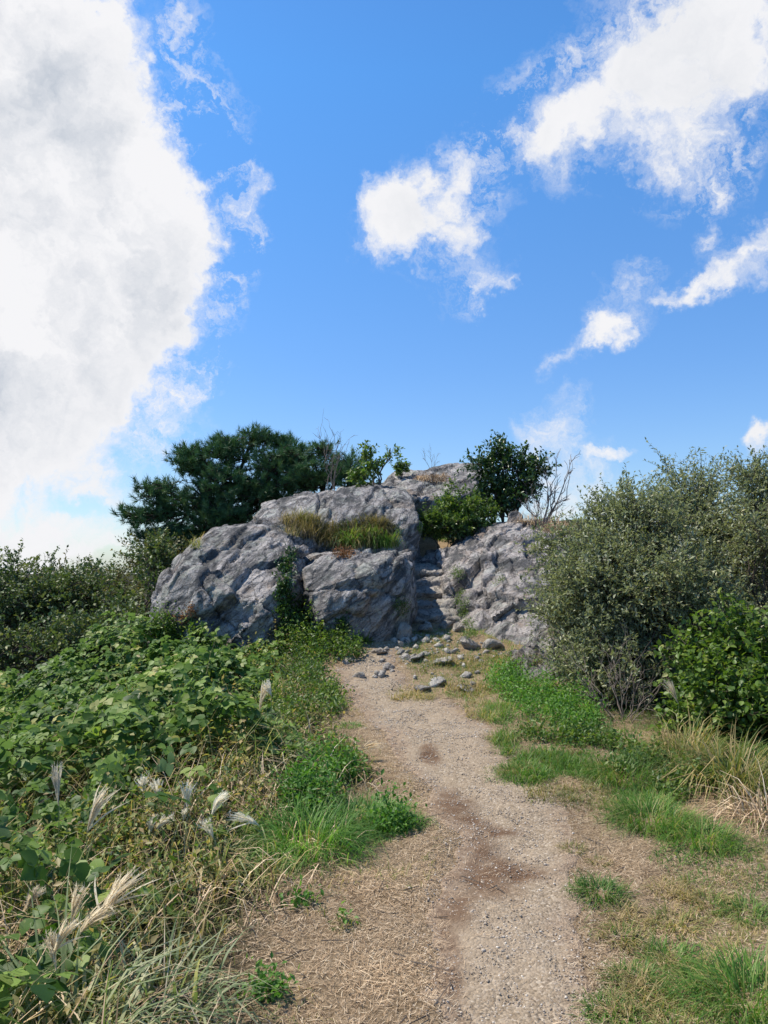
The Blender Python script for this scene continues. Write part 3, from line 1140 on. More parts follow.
def top(x, y):
    z = float(ground(x, y))
    h = ROCKBVH.ray_cast(Vector((x, y, 12)), Vector((0, 0, -1)), 30)
    return max(z, h[0].z) if h[0] is not None else z


def is_rock(x, y):
    h = ROCKBVH.ray_cast(Vector((x, y, 12)), Vector((0, 0, -1)), 30)
    return h[0] is not None and h[0].z > float(ground(x, y)) + .02

# ------------------------------------------------------------------ plants: builders
def ell_pts(n, c, r, rng, lo=.55):
    v = rand_unit(n, rng) * (rng.uniform(lo ** 3, 1, n) ** (1 / 3))[:, None]
    return v * np.array(r) + np.array(c)


def curve_pts(a, b, k, wob, rng, sag=0.0):
    a, b = np.array(a, float), np.array(b, float)
    t = np.linspace(0, 1, k)[:, None]
    p = a + (b - a) * t
    ln = np.linalg.norm(b - a)
    w = np.cumsum(rng.normal(size=(k, 3)), 0) * wob * ln / k
    w = w - w[0] - t * (w[-1] - w[0]) * .5
    p = p + w
    p[:, 2] += sag * ln * np.sin(np.pi * t[:, 0])
    return p


def woody(name, label, cat, base, blobs, rng, leaf_T, leaf_mat_, bark, leaf_len=.05, limbs=16, twigs=12, leaves=12, twig_len=.3, stem_r=.03, trunk_parts=('branches', 'foliage'),
          group=None, up=.35, lean=.5, trunk=None, leaf_w=1.0, parts_extra=None, noise_cut=-.35, lo=.35, droop=0.0, shell=.5):
    """stems from the base into each leafy mass, limbs, twigs and leaves growing on the twigs"""
    base = np.array(base, float)
    lines = []
    TS, TD, TL = [], [], []
    if trunk is not None:
        fork = np.array(trunk, float)
        lines.append((curve_pts(base - [0, 0, .3], fork, 9, .25, rng), np.linspace(stem_r * 1.6, stem_r * 1.1, 9)))
    else:
        fork = base - np.array([0, 0, .15])
    for (c, r, dens) in blobs:
        c, r = np.array(c, float), np.array(r, float)
        st = curve_pts(fork + rng.normal(size=3) * [.12, .12, 0] * (trunk is None), c - r * [0, 0, .1], 10, .28, rng, .04)
        lines.append((st, np.linspace(stem_r, stem_r * .45, 10)))
        nl = max(3, int(limbs * dens))
        ends = ell_pts(nl, c, r, rng, lo)
        ends = ends[fbm(ends * 2.1, 2, 9) > noise_cut] if noise_cut > -1 else ends
        for e in ends:
            i = rng.integers(4, 10)
            s0 = st[i]
            lb = curve_pts(s0, e, 6, .35, rng, .06)
            lines.append((lb, np.linspace(stem_r * .4, stem_r * .1, 6)))
            nt__ = max(2, int(twigs * rng.uniform(.6, 1.3)))
            f = rng.uniform(1 - shell, 1, nt__)
            ii = np.clip((f * 5).astype(int), 0, 4)
            fr = (f * 5 - ii)[:, None]
            p = lb[ii] * (1 - fr) + lb[np.minimum(ii + 1, 5)] * fr
            d = rand_unit(nt__, rng) + lean * (e - c) / np.maximum(np.linalg.norm(e - c), .01) + [0, 0, up]
            d /= np.linalg.norm(d, axis=1, keepdims=True)
            TS.append(p)
            TD.append(d)
            TL.append(twig_len * rng.uniform(.5, 1.3, nt__))
    TS, TD, TL = np.concatenate(TS), np.concatenate(TD), np.concatenate(TL)
    V1, F1 = tubes(lines, 5)
    Rt = frames(TD, rand_unit(len(TD), rng))
    tv, tf, _ = scatter(T_stick(), TS, Rt, np.stack([np.full(len(TL), max(.0025, stem_r * .08))] * 1 + [TL] + [np.full(len(TL), max(.0025, stem_r * .08))], 1), np.zeros(len(TL)))
    V, F, _ = merge([(V1, F1, np.zeros(len(V1))), (tv, tf, np.zeros(len(tv)))])
    # leaves
    n = len(TS)
    k = leaves
    f = np.tile((np.arange(k) + .5) / k, n) + rng.uniform(-.04, .04, n * k)
    P = np.repeat(TS, k, 0) + np.repeat(TD * TL[:, None], k, 0) * (.15 + .88 * f)[:, None]
    ax = np.repeat(TD, k, 0) * .6 + rand_unit(n * k, rng) + [0, 0, -droop]
    nrm = rand_unit(n * k, rng) * .75 + np.array([0, 0, .8]) + np.array(sun_dir) * .15
    R = frames(ax, nrm)
    sz = leaf_len * rng.uniform(.6, 1.25, n * k)
    var = np.clip(np.repeat(rng.random(n), k) * .5 + rng.random(n * k) * .5 + (rng.random(n * k) < .03) * .4, 0, 1)
    lv, lf, la = scatter(leaf_T, P, R, np.stack([sz * leaf_w, sz, sz], 1), var)
    root = empty(name, Vector(base), label, cat, group)
    link(trunk_parts[0], fast_mesh(trunk_parts[0], V, F, None, True), bark, root)
    link(trunk_parts[1], fast_mesh(trunk_parts[1], lv, lf, la), leaf_mat_, root)
    return root


def blob(px, py, Y, rx, ry, rdepth, dens=1.0):
    """a leafy mass centred there; radii in photograph pixels turned into metres at that depth"""
    p = W(px, py, Y)
    return ((p.x, p.y, p.z), (rx / 768 * Y, rdepth, ry / 768 * Y), dens)


def rngs(s):
    return np.random.default_rng(s)


def gz(x, y):
    return (x, y, float(ground(x, y)))


# ------------------------------------------------------------------ pines behind the outcrop
def pine(label, base, blobs, seed, limbs=16, stem_r=.09, tuft=.17, group='pines behind the outcrop'):
    rng = rngs(seed)
    base = np.array(base, float)
    lines, TP, TD = [], [], []
    cx = np.mean([b[0] for b in blobs], 0)
    crest = np.array([cx[0] * .6 + base[0] * .4, base[1], cx[2] - .1])
    tr = curve_pts(base - [0, 0, .4], crest, 12, .25, rng)
    lines.append((tr, np.linspace(stem_r * 1.5, stem_r * .7, 12)))
    for (c, r, dens) in blobs:
        c, r = np.array(c, float), np.array(r, float)
        i = rng.integers(6, 12)
        br = curve_pts(tr[i], c, 9, .35, rng, .05)
        lines.append((br, np.linspace(stem_r * .55, stem_r * .25, 9)))
        nl = int(limbs * dens)
        ends = ell_pts(nl, c, r, rng, .3)
        for e in ends:
            lb = curve_pts(br[rng.integers(4, 9)], e, 6, .3, rng, -.03)
            lines.append((lb, np.linspace(stem_r * .2, stem_r * .07, 6)))
            k = rng.integers(11, 18)
            # shoots fan out flat from the limb's end and turn their tips up
            off = rng.normal(size=(k, 3)) * np.array([.17, .17, .07])
            p = e + off
            lines += [(np.stack([lb[4], (lb[5] + q) / 2, q]), np.array([.012, .01, .008])) for q in p[:6]]
            d = off * 2.0 + np.array([0, 0, .55]) + rng.normal(size=(k, 3)) * .22
            d /= np.linalg.norm(d, axis=1, keepdims=True)
            TP.append(p)
            TD.append(d)
    TP, TD = np.concatenate(TP), np.concatenate(TD)
    V, F = tubes(lines, 5)
    root = empty('pine_tree', Vector(base), label, 'pine tree', group)
    link('trunk', fast_mesh('trunk', V, F, None, True), M_barkp, root)
    parts = []
    which = rng.integers(0, 4, len(TP))
    for w in range(4):
        mk = which == w
        q = int(mk.sum())
        sz = tuft * rng.uniform(.75, 1.25, q)
        parts.append(scatter(T_needles(30, .035, 40 + w), TP[mk], frames(TD[mk], rand_unit(q, rng)), sz, np.clip(rng.random(q) * .7 + .3 * rng.random(q), 0, 1)))
    v, f, a = merge(parts)
    link('crown', fast_mesh('crown', v, f, a), M_pine, root)
    return root


Yp = 18.0
b0 = W(235, 600, Yp)
pine('broad dark green pine with layered boughs behind the rounded boulder, widest of the pines', (b0.x, Yp, float(ground(b0.x, Yp, False))), [
    blob(150, 515, Yp, 26, 9, .5, 1.3), blob(165, 492, Yp, 24, 9, .6, 1.2), blob(160, 535, Yp, 22, 10, .5, 1.1), blob(195, 505, Yp, 34, 15, .9, 2.0), blob(200, 468, Yp, 24, 11, .6, 1.3), blob(192, 450, Yp, 14, 5, .4, .6),
    blob(232, 452, Yp, 26, 13, .7, 1.5), blob(255, 438, Yp, 13, 6, .4, .6), blob(235, 485, Yp, 36, 20, 1.1, 2.6), blob(278, 462, Yp, 22, 16, .8, 1.5), blob(280, 440, Yp, 12, 7, .4, .7), blob(270, 490, Yp, 34, 18, 1.0, 2.0),
    blob(205, 530, Yp, 38, 16, 1.0, 1.8), blob(180, 545, Yp, 26, 9, .6, .9), blob(232, 515, Yp, 30, 14, .9, 1.4)], 101, limbs=13)
b1 = W(318, 560, 17.5)
pine('narrow dark pine crown rising between the broad pine and the pale leafy shrub', (b1.x, 17.5, float(ground(b1.x, 17.5, False))), [
    blob(300, 455, 17.6, 16, 12, .5, .9), blob(318, 475, 17.4, 22, 14, .6, 1.2), blob(322, 450, 17.5, 9, 8, .4, .5), blob(345, 466, 17.3, 13, 9, .5, .8), blob(352, 480, 17, 16, 8, .5, .8), blob(300, 480, 17.5, 18, 12, .6, 1.0)], 102, limbs=12, stem_r=.06)

# ------------------------------------------------------------------ shrubs on the skyline
TL_ = T_leaf(.55, .1)
TQ = T_quadleaf(.42, .1)
M_vine = leaf_mat('vine_leaf', [(0, (.05, .10, .02)), (.5, (.11, .19, .035)), (.85, (.2, .28, .06)), (1, (.32, .33, .1))], .35, .45, .35)
p = W(505, 512, 14.4)
woody('shrub', 'dense dark evergreen bush standing on the ridge right of the summit slab', 'bush', (p.x, p.y + .3, top(p.x, p.y + .3)), [
    blob(500, 475, 14.6, 28, 24, .5, 1.6), blob(505, 447, 14.6, 16, 10, .35, .8), blob(485, 462, 14.6, 14, 12, .3, .7), blob(528, 465, 14.6, 16, 12, .35, .8), blob(515, 495, 14.5, 26, 16, .45, 1.2), blob(490, 500, 14.4, 20, 14, .4, .9), blob(540, 470, 14.7, 9, 10, .25, .4)],
    rngs(201), TL_, M_dark, M_bark, leaf_len=.085, limbs=15, twigs=9, leaves=10, twig_len=.32, stem_r=.03)
p = W(372, 478, 15)
woody('shrub', 'open light green shrub with a leaning leafy spray, left of the summit slab', 'bush', (p.x, p.y, top(p.x, p.y)), [
    blob(372, 468, 15.2, 14, 12, .3, .8), blob(392, 448, 15.2, 9, 9, .2, .35), blob(364, 455, 15.2, 9, 9, .2, .4), blob(362, 480, 15.0, 16, 7, .3, .7)],
    rngs(202), TL_, M_mid, M_bark, leaf_len=.08, limbs=11, twigs=7, leaves=9, twig_len=.2, stem_r=.02)
p = W(403, 470, 16.5)
woody('shrub', 'tiny round green bush sitting on the left shoulder of the summit slab', 'bush', (p.x, p.y, top(p.x, p.y)), [
    blob(401, 467, 16.6, 10, 4, .25, 1.0)], rngs(203), TL_, M_mid, M_bark, leaf_len=.05, limbs=16, twigs=9, leaves=9, twig_len=.1, stem_r=.01)
p = W(450, 532, 13.6)
woody('shrub', 'low rounded bright green bush below the summit slab, left of the dark bush', 'bush', (p.x, p.y + .5, top(p.x, p.y + .5)), [
    blob(440, 513, 14.0, 22, 15, .4, 1.2), blob(463, 505, 14.1, 24, 18, .5, 1.5), blob(480, 515, 14.0, 22, 16, .4, 1.3), blob(428, 522, 13.8, 12, 9, .3, .7), blob(455, 525, 13.7, 26, 8, .3, 1.1)],
    rngs(204), TL_, M_mid, M_bark, leaf_len=.055, limbs=22, twigs=12, leaves=10, twig_len=.16, stem_r=.012)
p = W(478, 528, 13.5)
woody('shrub', 'patchy dark leafy bush hanging over the top of the right rock face', 'bush', (p.x, p.y + .3, top(p.x, p.y + .3)), [
    blob(480, 522, 13.7, 22, 9, .25, .9), blob(455, 531, 13.5, 20, 6, .2, .6)], rngs(205), TL_, M_dark, M_bark, leaf_len=.055, limbs=16, twigs=10, leaves=9, twig_len=.14, stem_r=.01)


def bare_shrub(label, base, tips, seed, r=.012, twig=.22, mat=None):
    rng = rngs(seed)
    lines = []
    for t_ in tips:
        st = curve_pts(np.array(base) - [0, 0, .1], t_, 9, .3, rng)
        lines.append((st, np.linspace(r, r * .3, 9)))
        for _ in range(7):
            i = rng.integers(3, 9)
            d = rand_unit(1, rng)[0] * .7 + (st[-1] - st[0]) / np.linalg.norm(st[-1] - st[0])
            e = st[i] + d * twig * rng.uniform(.5, 1.3)
            l2 = curve_pts(st[i], e, 5, .3, rng)
            lines.append((l2, np.linspace(r * .45, r * .18, 5)))
            for _ in range(2):
                j = rng.integers(1, 5)
                e2 = l2[j] + (d * .5 + rand_unit(1, rng)[0] * .6) * twig * .5
                lines.append((curve_pts(l2[j], e2, 3, .2, rng), np.array([r * .25, r * .2, r * .15])))
    V, F = tubes(lines, 4)
    root = empty('bare_shrub', Vector(base), label, 'bare shrub')
    link('branches', fast_mesh('branches', V, F, None, True), mat or M_twig, root)
    return root


p = W(545, 522, 13.6)
bs = (p.x, p.y + .4, top(p.x, p.y + .4))
bare_shrub('leafless pale branching shrub right of the dark bush on the ridge', bs, [W(x, y, 14.3) for x, y in ((530, 478), (548, 470), (560, 462), (575, 462), (568, 480), (540, 492), (556, 488))], 301, .016, .25)
p = W(326, 490, 14.8)
bare_shrub('thin leafless twigs standing above the narrow pine crown', (p.x, 15.6, top(p.x, 15.6)), [W(x, y, 15.7) for x, y in ((318, 438), (330, 428), (338, 440), (325, 445), (346, 448))], 302, .010, .25)
p = W(432, 470, 17.6)
bare_shrub('tiny wisp of bare twigs on the crest of the summit slab', (p.x, 17.6, top(p.x, 17.6)), [W(x, y, 17.6) for x, y in ((424, 458), (431, 452), (437, 456))], 303, .006, .16)
# dry brushwood at the crest between rock face and the big bush
p = W(548, 528, 13.4)
bare_shrub('brown tangle of dry stems under the leafless shrub, at the edge of the big bush', (p.x, p.y + .3, top(p.x, p.y + .3)), [W(x, y, 13.8) for x, y in ((525, 500), (535, 497), (545, 500), (555, 505), (562, 500), (540, 508), (530, 512), (566, 512))], 304, .008, .16)

# ------------------------------------------------------------------ the big grey-green thicket on the right
b = gz(W(640, 700, 7.9).x, 7.9)
woody('silverberry_shrub', 'biggest grey-green small-leaved shrub spreading over the right rock face', 'shrub', b, [
    blob(578, 585, 8.5, 26, 34, .45, 1.0), blob(605, 560, 8.4, 38, 32, .7, 1.5), blob(565, 610, 8.6, 20, 34, .35, .9), blob(590, 668, 7.9, 30, 26, .4, 1.1), blob(625, 695, 7.4, 34, 18, .35, 1.1), blob(592, 620, 8.2, 40, 44, .6, 2.0), blob(635, 575, 7.9, 56, 50, .8, 3.0), blob(640, 505, 8.4, 32, 16, .5, .9), blob(610, 518, 8.8, 24, 9, .5, .4),
    blob(640, 650, 7.5, 60, 50, .6, 3.2), blob(680, 600, 7.8, 50, 60, .8, 2.6), blob(670, 530, 8.2, 44, 34, .7, 1.6), blob(610, 672, 7.7, 34, 26, .4, 1.4), blob(560, 548, 8.8, 18, 12, .3, .3), blob(600, 590, 7.9, 40, 40, .5, 1.6)],
    rngs(401), TQ, M_silver, M_bark, leaf_len=.049, limbs=27, twigs=13, leaves=18, twig_len=.34, noise_cut=-.2, stem_r=.022, group='grey-green shrubs of the right thicket', lo=.2)
b = gz(W(720, 700, 9.2).x, 9.2)
woody('silverberry_shrub', 'taller grey-green shrub with airy sprigs reaching into the sky, behind the biggest one', 'shrub', b, [
    blob(700, 520, 9.3, 40, 40, .8, 1.9), blob(695, 490, 9.4, 30, 22, .5, .9), blob(662, 508, 9.5, 28, 18, .5, .7), blob(735, 560, 9.0, 44, 50, .8, 2.0), blob(680, 476, 9.4, 16, 14, .3, .3), blob(655, 500, 9.6, 24, 10, .4, .4), blob(720, 600, 9.0, 50, 50, .8, 1.8)],
    rngs(402), TQ, M_silver, M_bark, leaf_len=.049, limbs=22, twigs=12, leaves=16, twig_len=.38, noise_cut=-.2, stem_r=.02, group='grey-green shrubs of the right thicket', lo=.2)
b = gz(W(800, 700, 7.9).x, 7.9)
woody('silverberry_shrub', 'darkest grey-green shrub crowding the right margin, top level with the ridge bush', 'shrub', b, [
    blob(760, 510, 8.2, 34, 30, .6, 1.6), blob(755, 484, 8.3, 22, 18, .4, .8), blob(750, 560, 7.8, 40, 50, .7, 2.0), blob(800, 540, 8.0, 50, 70, .8, 2.4), blob(740, 620, 7.4, 40, 40, .6, 1.8), blob(850, 560, 8.0, 60, 80, .8, 2.0)],
    rngs(403), TQ, M_silver, M_bark, leaf_len=.049, limbs=22, twigs=13, leaves=16, twig_len=.34, noise_cut=-.2, stem_r=.02, group='grey-green shrubs of the right thicket', lo=.2)
b = gz(W(740, 760, 6.7).x, 6.9)
woody('vine_bush', 'bright green broad-leaved bush in front of the thicket, low at the right margin', 'bush', b, [
    blob(735, 655, 6.8, 44, 44, .45, 2.4), blob(700, 700, 6.4, 40, 38, .4, 1.9), blob(755, 710, 6.2, 44, 44, .5, 2.0), blob(690, 660, 6.8, 26, 24, .3, .8), blob(800, 680, 6.4, 50, 60, .5, 2.0), blob(665, 715, 6.6, 22, 20, .3, .5)],
    rngs(404), T_broad(), M_vine, M_bark, leaf_len=.046, limbs=28, twigs=13, leaves=9, noise_cut=-.15, twig_len=.24, stem_r=.015, leaf_w=.8, droop=.3)
# dry undergrowth at the shrub's foot
b = gz(W(625, 735, 6.9).x, 6.9)
bare_shrub('tangle of dry grey-brown twigs at the foot of the biggest right shrub', b, [W(x, y, yy_) for x, y, yy_ in ((590, 690, 7.2), (605, 680, 7.1), (620, 690, 6.9), (600, 700, 6.9), (640, 680, 6.9), (650, 700, 6.6), (612, 665, 7.2), (630, 655, 7.1), (660, 680, 6.8), (585, 670, 7.4))], 305, .006, .25)

# ------------------------------------------------------------------ trees on the left slope
def far_tree(label, px, Y, blobs, seed, mat, leaf=.075, limbs=12, stem=.06):
    x = W(px, 560, Y).x
    z = float(ground(x, Y))
    return woody('broadleaf_tree', label, 'tree', (x, Y, z), blobs, rngs(seed), TQ, mat, M_bark, leaf_len=leaf, limbs=limbs, twigs=12, leaves=15, twig_len=.5, noise_cut=-.15, stem_r=stem,
                 trunk_parts=('trunk', 'crown'), group='trees on the left slope', trunk=(x, Y, z + .45 * (max(b_[0][2] for b_ in blobs) - z)), lo=.3, leaf_w=1.5)


far_tree('spreading dark tree at the left margin, its limbs showing through the crown', 40, 15.5, [
    blob(20, 588, 15.5, 46, 34, 1.2, 2.4), blob(68, 592, 15.6, 40, 20, 1.1, 1.6), blob(-20, 590, 15.5, 50, 34, 1.2, 2.0), blob(60, 615, 15.2, 60, 26, 1.2, 2.4), blob(100, 600, 15.6, 34, 24, 1.0, 1.6), blob(10, 630, 15.2, 60, 26, 1.2, 2.0)], 501, M_far, limbs=15)
far_tree('rounded yellow-green tree between the spreading dark tree and the pine', 95, 19, [
    blob(95, 585, 19, 40, 22, 1.2, 2.0), blob(125, 592, 18.8, 34, 24, 1.1, 1.8), blob(80, 605, 18.6, 40, 26, 1.2, 2.0), blob(115, 620, 18.4, 40, 26, 1.2, 2.0)], 502, M_farw, limbs=14)
far_tree('dark green tree tight against the left flank of the rounded boulder', 150, 14.5, [
    blob(140, 600, 14.8, 26, 34, .9, 1.8), blob(155, 580, 15, 22, 22, .8, 1.2), blob(125, 635, 14.2, 30, 26, .9, 1.6), blob(160, 560, 15.5, 18, 12, .6, .9)], 503, M_far, limbs=15)
far_tree('small dark tree in the shaded hollow below the spreading tree', 110, 13.2, [
    blob(100, 640, 13.2, 40, 26, .9, 2.2), blob(60, 650, 13, 44, 26, .9, 2.2), blob(125, 655, 12.8, 26, 22, .7, 1.4), blob(15, 655, 13, 44, 26, .9, 2.0)], 504, M_far, limbs=14)
far_tree('pale tree top just over the left slope, farthest of the trees there', 20, 27, [
    blob(10, 568, 27, 50, 16, 1.6, 1.8), blob(70, 566, 27, 40, 14, 1.5, 1.4), blob(120, 570, 26, 30, 14, 1.5, 1.2), blob(-50, 565, 27, 50, 18, 1.6, 1.4)], 505, M_far, leaf=.11, limbs=12)
far_tree('brownish young tree rising behind the left flank of the rounded boulder', 172, 16.5, [
    blob(170, 556, 16.5, 22, 10, .7, 1.2), blob(150, 560, 16.8, 24, 12, .8, 1.2), blob(190, 560, 16.3, 18, 14, .7, 1.0)], 506, M_farw, leaf=.07, limbs=14, stem=.04)

# ------------------------------------------------------------------ ground cover
def ground_pts(n, x0, x1, y0, y1, keep, rng, near=1.0):
    """random points, denser towards the viewer's end of the path when near < 1"""
    u = rng.random(n)
    y = y0 + (y1 - y0) * u ** (1 / near)
    x = x0 + (x1 - x0) * rng.random(n)
    k = keep(x, y)
    k = rng.random(n) < k
    return x[k], y[k]


def stuff(name, V, F, A, mat, label=None):
    return tag(link(name, fast_mesh(name, V, F, A), mat), label, kind='stuff')


rk_x, rk_y = np.meshgrid(np.linspace(-6, 6, 121), np.linspace(8, 18, 101))
RKM = np.array([[1.0 if is_rock(a, b) else 0.0 for a in rk_x[0]] for b in rk_y[:, 0]])


def rockmask(x, y):
    i = np.clip(((x + 6) / .1).round().astype(int), 0, 120)
    j = np.clip(((y - 8) / .1).round().astype(int), 0, 100)
    return RKM[j, i] * (y > 8) * (y < 18) * (np.abs(x) < 6)


def dist_left(x, y):
    return veg_edge(y) + fbm2(x, y, 1.6, 3, 12) * .16 - x


def veg_h(x, y):
    d = np.maximum(dist_left(x, y), 0)
    h = np.minimum(.06 + .30 * d, .50) + np.clip(.22 * (y - 8.5), 0, .7) * sstep(-2.6, -4.2, x)
    rdg = np.abs(fbm2(x, y, .95, 2, 21))
    h = h * (.34 + .85 * np.minimum(rdg * 1.9, 1) ** .7) + .07 * fbm2(x, y, 3.5, 2, 22) * np.minimum(d, 1)
    return np.maximum(h * (1 + .15 * sstep(5, 3.5, y)), .03)


# kudzu: broad three-part leaves layered over the bank
rng = rngs(601)


def kz(x, y):
    d = dist_left(x, y)
    p = sstep(.45, 1.1, d) * (1 - rockmask(x, y))
    p = p * np.where(y < 5.2, sstep(-.15, .35, fbm2(x, y, 1.0, 2, 33)) * .55 + .06, 1.0) * np.where(y > 5.2, sstep(-.9, -.3, fbm2(x, y, .9, 2, 35)), 1)
    return p * sstep(12.6, 11.6, y) * np.where(x < -2.6, sstep(11.0, 9.8, y), 1)


x, y = ground_pts(62000, -9.5, .2, 2.0, 13, kz, rng, 1.0)
h = veg_h(x, y)
f = rng.random(len(x)) ** .27
P = np.stack([x, y, ground(x, y) + h * f + .02], 1)
n = len(P)
e = .25
gxh = (veg_h(x + e, y) + ground(x + e, y) - veg_h(x - e, y) - ground(x - e, y)) / (2 * e)
gyh = (veg_h(x, y + e) + ground(x, y + e) - veg_h(x, y - e) - ground(x, y - e)) / (2 * e)
nrm = np.stack([-gxh, -gyh, np.ones(n)], 1) + rng.normal(size=(n, 3)) * .5 + np.array(sun_dir) * .3
ax = np.stack([-gxh * 1.2 + rng.normal(size=n), -gyh * 1.2 - .5 + rng.normal(size=n), -.35 + rng.normal(size=n) * .3], 1)
sz = rng.uniform(.038, .078, n)
V, F, A = scatter(T_trifoliate(), P, frames(ax, nrm), sz, np.clip(rng.random(n) * .8 + .35 * (fbm2(x, y, 1.3, 2, 4) + .3) * rng.random(n), 0, 1))
stuff('kudzu_leaves', V, F, A, M_kudzu, 'broad green kudzu leaves carpeting the left bank')

# weeds with small leaves through the front of the bank and along its edge
rng = rngs(602)


def wd(x, y):
    d = dist_left(x, y)
    p = sstep(0, .18, d) * (1 - sstep(2.4, 3.2, d)) * (1 - rockmask(x, y)) * sstep(-.2, .35, fbm2(x, y, 2.0, 3, 51))
    return p * np.where(y > 6.5, 1 - sstep(1.2, 1.8, d), 1)


x, y = ground_pts(7500, -3.6, .3, 1.6, 10.2, wd, rng, .8)
h = veg_h(x, y)
nn = 15
n = len(x)
base = np.stack([x, y, ground(x, y)], 1)
hh = h * rng.uniform(.45, 1.15, n) + .03
ln = rng.normal(size=(n, 3)) * .3 + [0, 0, 1]
f = np.tile((np.arange(nn) + 1.) / nn, n)
P = np.repeat(base, nn, 0) + np.repeat(ln * hh[:, None], nn, 0) * f[:, None] + rng.normal(size=(n * nn, 3)) * .025
ax = rand_unit(n * nn, rng) + [0, 0, .2]
nrm = rand_unit(n * nn, rng) * .7 + [0, 0, 1]
V, F, A = scatter(T_quadleaf(.5), P, frames(ax, nrm), rng.uniform(.018, .05, n * nn), np.clip(np.repeat(rng.random(n), nn) * .8 + rng.random(n * nn) * .25, 0, 1))
M_weed = leaf_mat('weed_leaf', [(0, (.04, .085, .018)), (.4, (.11, .18, .04)), (.62, (.24, .27, .09)), (.8, (.36, .29, .13)), (1, (.46, .34, .2))], .36, .5, .35)
stuff('weeds', V, F, A, M_weed, 'small-leaved weeds along the edge of the left bank')

# green and yellowing blades standing through the bank
rng = rngs(603)


def gl(x, y):
    d = dist_left(x, y)
    return sstep(.0, .2, d) * (1 - sstep(2.2, 3.0, d)) * (1 - rockmask(x, y)) * (.25 + .75 * sstep(-.1, .4, fbm2(x, y, 1.5, 2, 71))) * np.where(y > 7, .5 * (1 - sstep(.8, 1.4, d)), 1)


x, y = ground_pts(15000, -3.4, .3, 1.7, 10.2, gl, rng, .7)
n = len(x)
H = (veg_h(x, y) * rng.uniform(.7, 1.7, n) + .08)
V, F, A = blades(np.stack([x, y, ground(x, y) - .01], 1), H, .05, .8, rng.uniform(.003, .008, n), (.4, 2.0), rng=rng)
stuff('tall_grass', V, F, A, M_grassy, 'yellow-green grass standing through the left bank')

# dry brown stems and dead leaves tangled in the bank's front
rng = rngs(604)


def dl_(x, y):
    d = dist_left(x, y)
    return sstep(-.12, .1, d) * (1 - sstep(1.2, 2.2, d)) * (1 - rockmask(x, y)) * (.15 + sstep(-.2, .3, fbm2(x, y, 1.3, 2, 91))) * np.where(y > 5.5, .35, 1)


x, y = ground_pts(22000, -3.2, .3, 1.6, 9.6, dl_, rng, .6)
n = len(x)
H = np.minimum(veg_h(x, y) * rng.uniform(.6, 1.5, n) + .12, .6)
V1, F1, A1 = blades(np.stack([x, y, ground(x, y) + rng.random(n) * .03 * 1], 1), H, .3, 1.45, rng.uniform(.002, .007, n), (.2, 1.6), rng=rng)
stuff('dead_stems', V1, F1, A1, M_straw, 'dry brown stems tangled at the front of the left bank')

# thatch: cut dry grass lying flat on the soil either side of the gravel
rng = rngs(605)


def th(x, y):
    inp_ = sstep(-.02, .12, x - path_left(y)) * sstep(-.02, .12, path_right(y) - x)
    a = (x > veg_edge(y) - .25) & (x < bush_edge(y) + .3)
    return a * (1 - .9 * inp_) * (.45 + .55 * sstep(-.3, .3, fbm2(x, y, 2.4, 3, 15))) * np.where(y > 8.2, .3, 1) * (1 - rockmask(x, y)) * np.where(x < path_left(y), 1.0, .9)


x, y = ground_pts(420000, -1.6, 3.6, 1.5, 10.5, th, rng, .55)
n = len(x)
L_ = rng.uniform(.015, .06, n) * np.where(y > 6, .8, 1)
V, F, A = blades(np.stack([x, y, ground(x, y) + rng.random(n) * .012], 1), L_, 1.42, 1.56, rng.uniform(.0008, .0022, n), (-.5, .8), rng=rng)
x, y = ground_pts(12000, -1.6, 3.6, 1.5, 8, th, rng, .55)
n = len(x)
V2, F2, A2 = blades(np.stack([x, y, ground(x, y) + .006 + rng.random(n) * .012], 1), rng.uniform(.05, .13, n), 1.4, 1.56, rng.uniform(.0012, .0028, n), (-.3, .5), rng=rng, var=rng.random(n) ** 1.5)
V, F, A = merge([(V, F, A), (V2, F2, A2)])
stuff('dry_grass_litter', V, F, A, M_straw, 'cut dry grass lying beside the gravel')
# twigs and crumbs
rng = rngs(606)
x, y = ground_pts(500, -1.2, 3, 1.6, 8, lambda x, y: th(x, y) * .9 + .1, rng, .6)
n = len(x)
d = np.stack([rng.normal(size=n), rng.normal(size=n), rng.normal(size=n) * .08], 1)
d /= np.linalg.norm(d, axis=1, keepdims=True)
ll = rng.uniform(.04, .16, n)
V, F, A = scatter(T_stick(), np.stack([x, y, ground(x, y) + .012], 1), frames(d, rand_unit(n, rng)), np.stack([np.full(n, .003), ll, np.full(n, .003)], 1), np.zeros(n))
stuff('twig_litter', V, F, A, M_bark, 'dark broken twigs scattered in the thatch')

# loose gravel
rng = rngs(607)


def T_peb(seed):
    r = np.random.default_rng(seed)
    v = np.array([[0, 0, 1], [0, 0, -1], [1, 0, 0], [-1, 0, 0], [0, 1, 0], [0, -1, 0]], float)
    f = np.array([[0, 2, 4], [0, 4, 3], [0, 3, 5], [0, 5, 2], [1, 4, 2], [1, 3, 4], [1, 5, 3], [1, 2, 5]])
    # one midpoint split
    V, Fn, cache = [tuple(q) for q in v], [], {}

    def mid(a, b):
        k = (min(a, b), max(a, b))
        if k not in cache:
            m_ = (np.array(V[a]) + np.array(V[b]))
            V.append(tuple(m_ / np.linalg.norm(m_)))
            cache[k] = len(V) - 1
        return cache[k]
    for a, b, c_ in f:
        ab, bc, ca_ = mid(a, b), mid(b, c_), mid(c_, a)
        Fn += [[a, ab, ca_], [ab, b, bc], [ca_, bc, c_], [ab, bc, ca_]]
    V = np.array(V) * r.uniform(.65, 1.1, (len(V), 1)) * [1, .8, .6]
    return V, [np.array(Fn)]


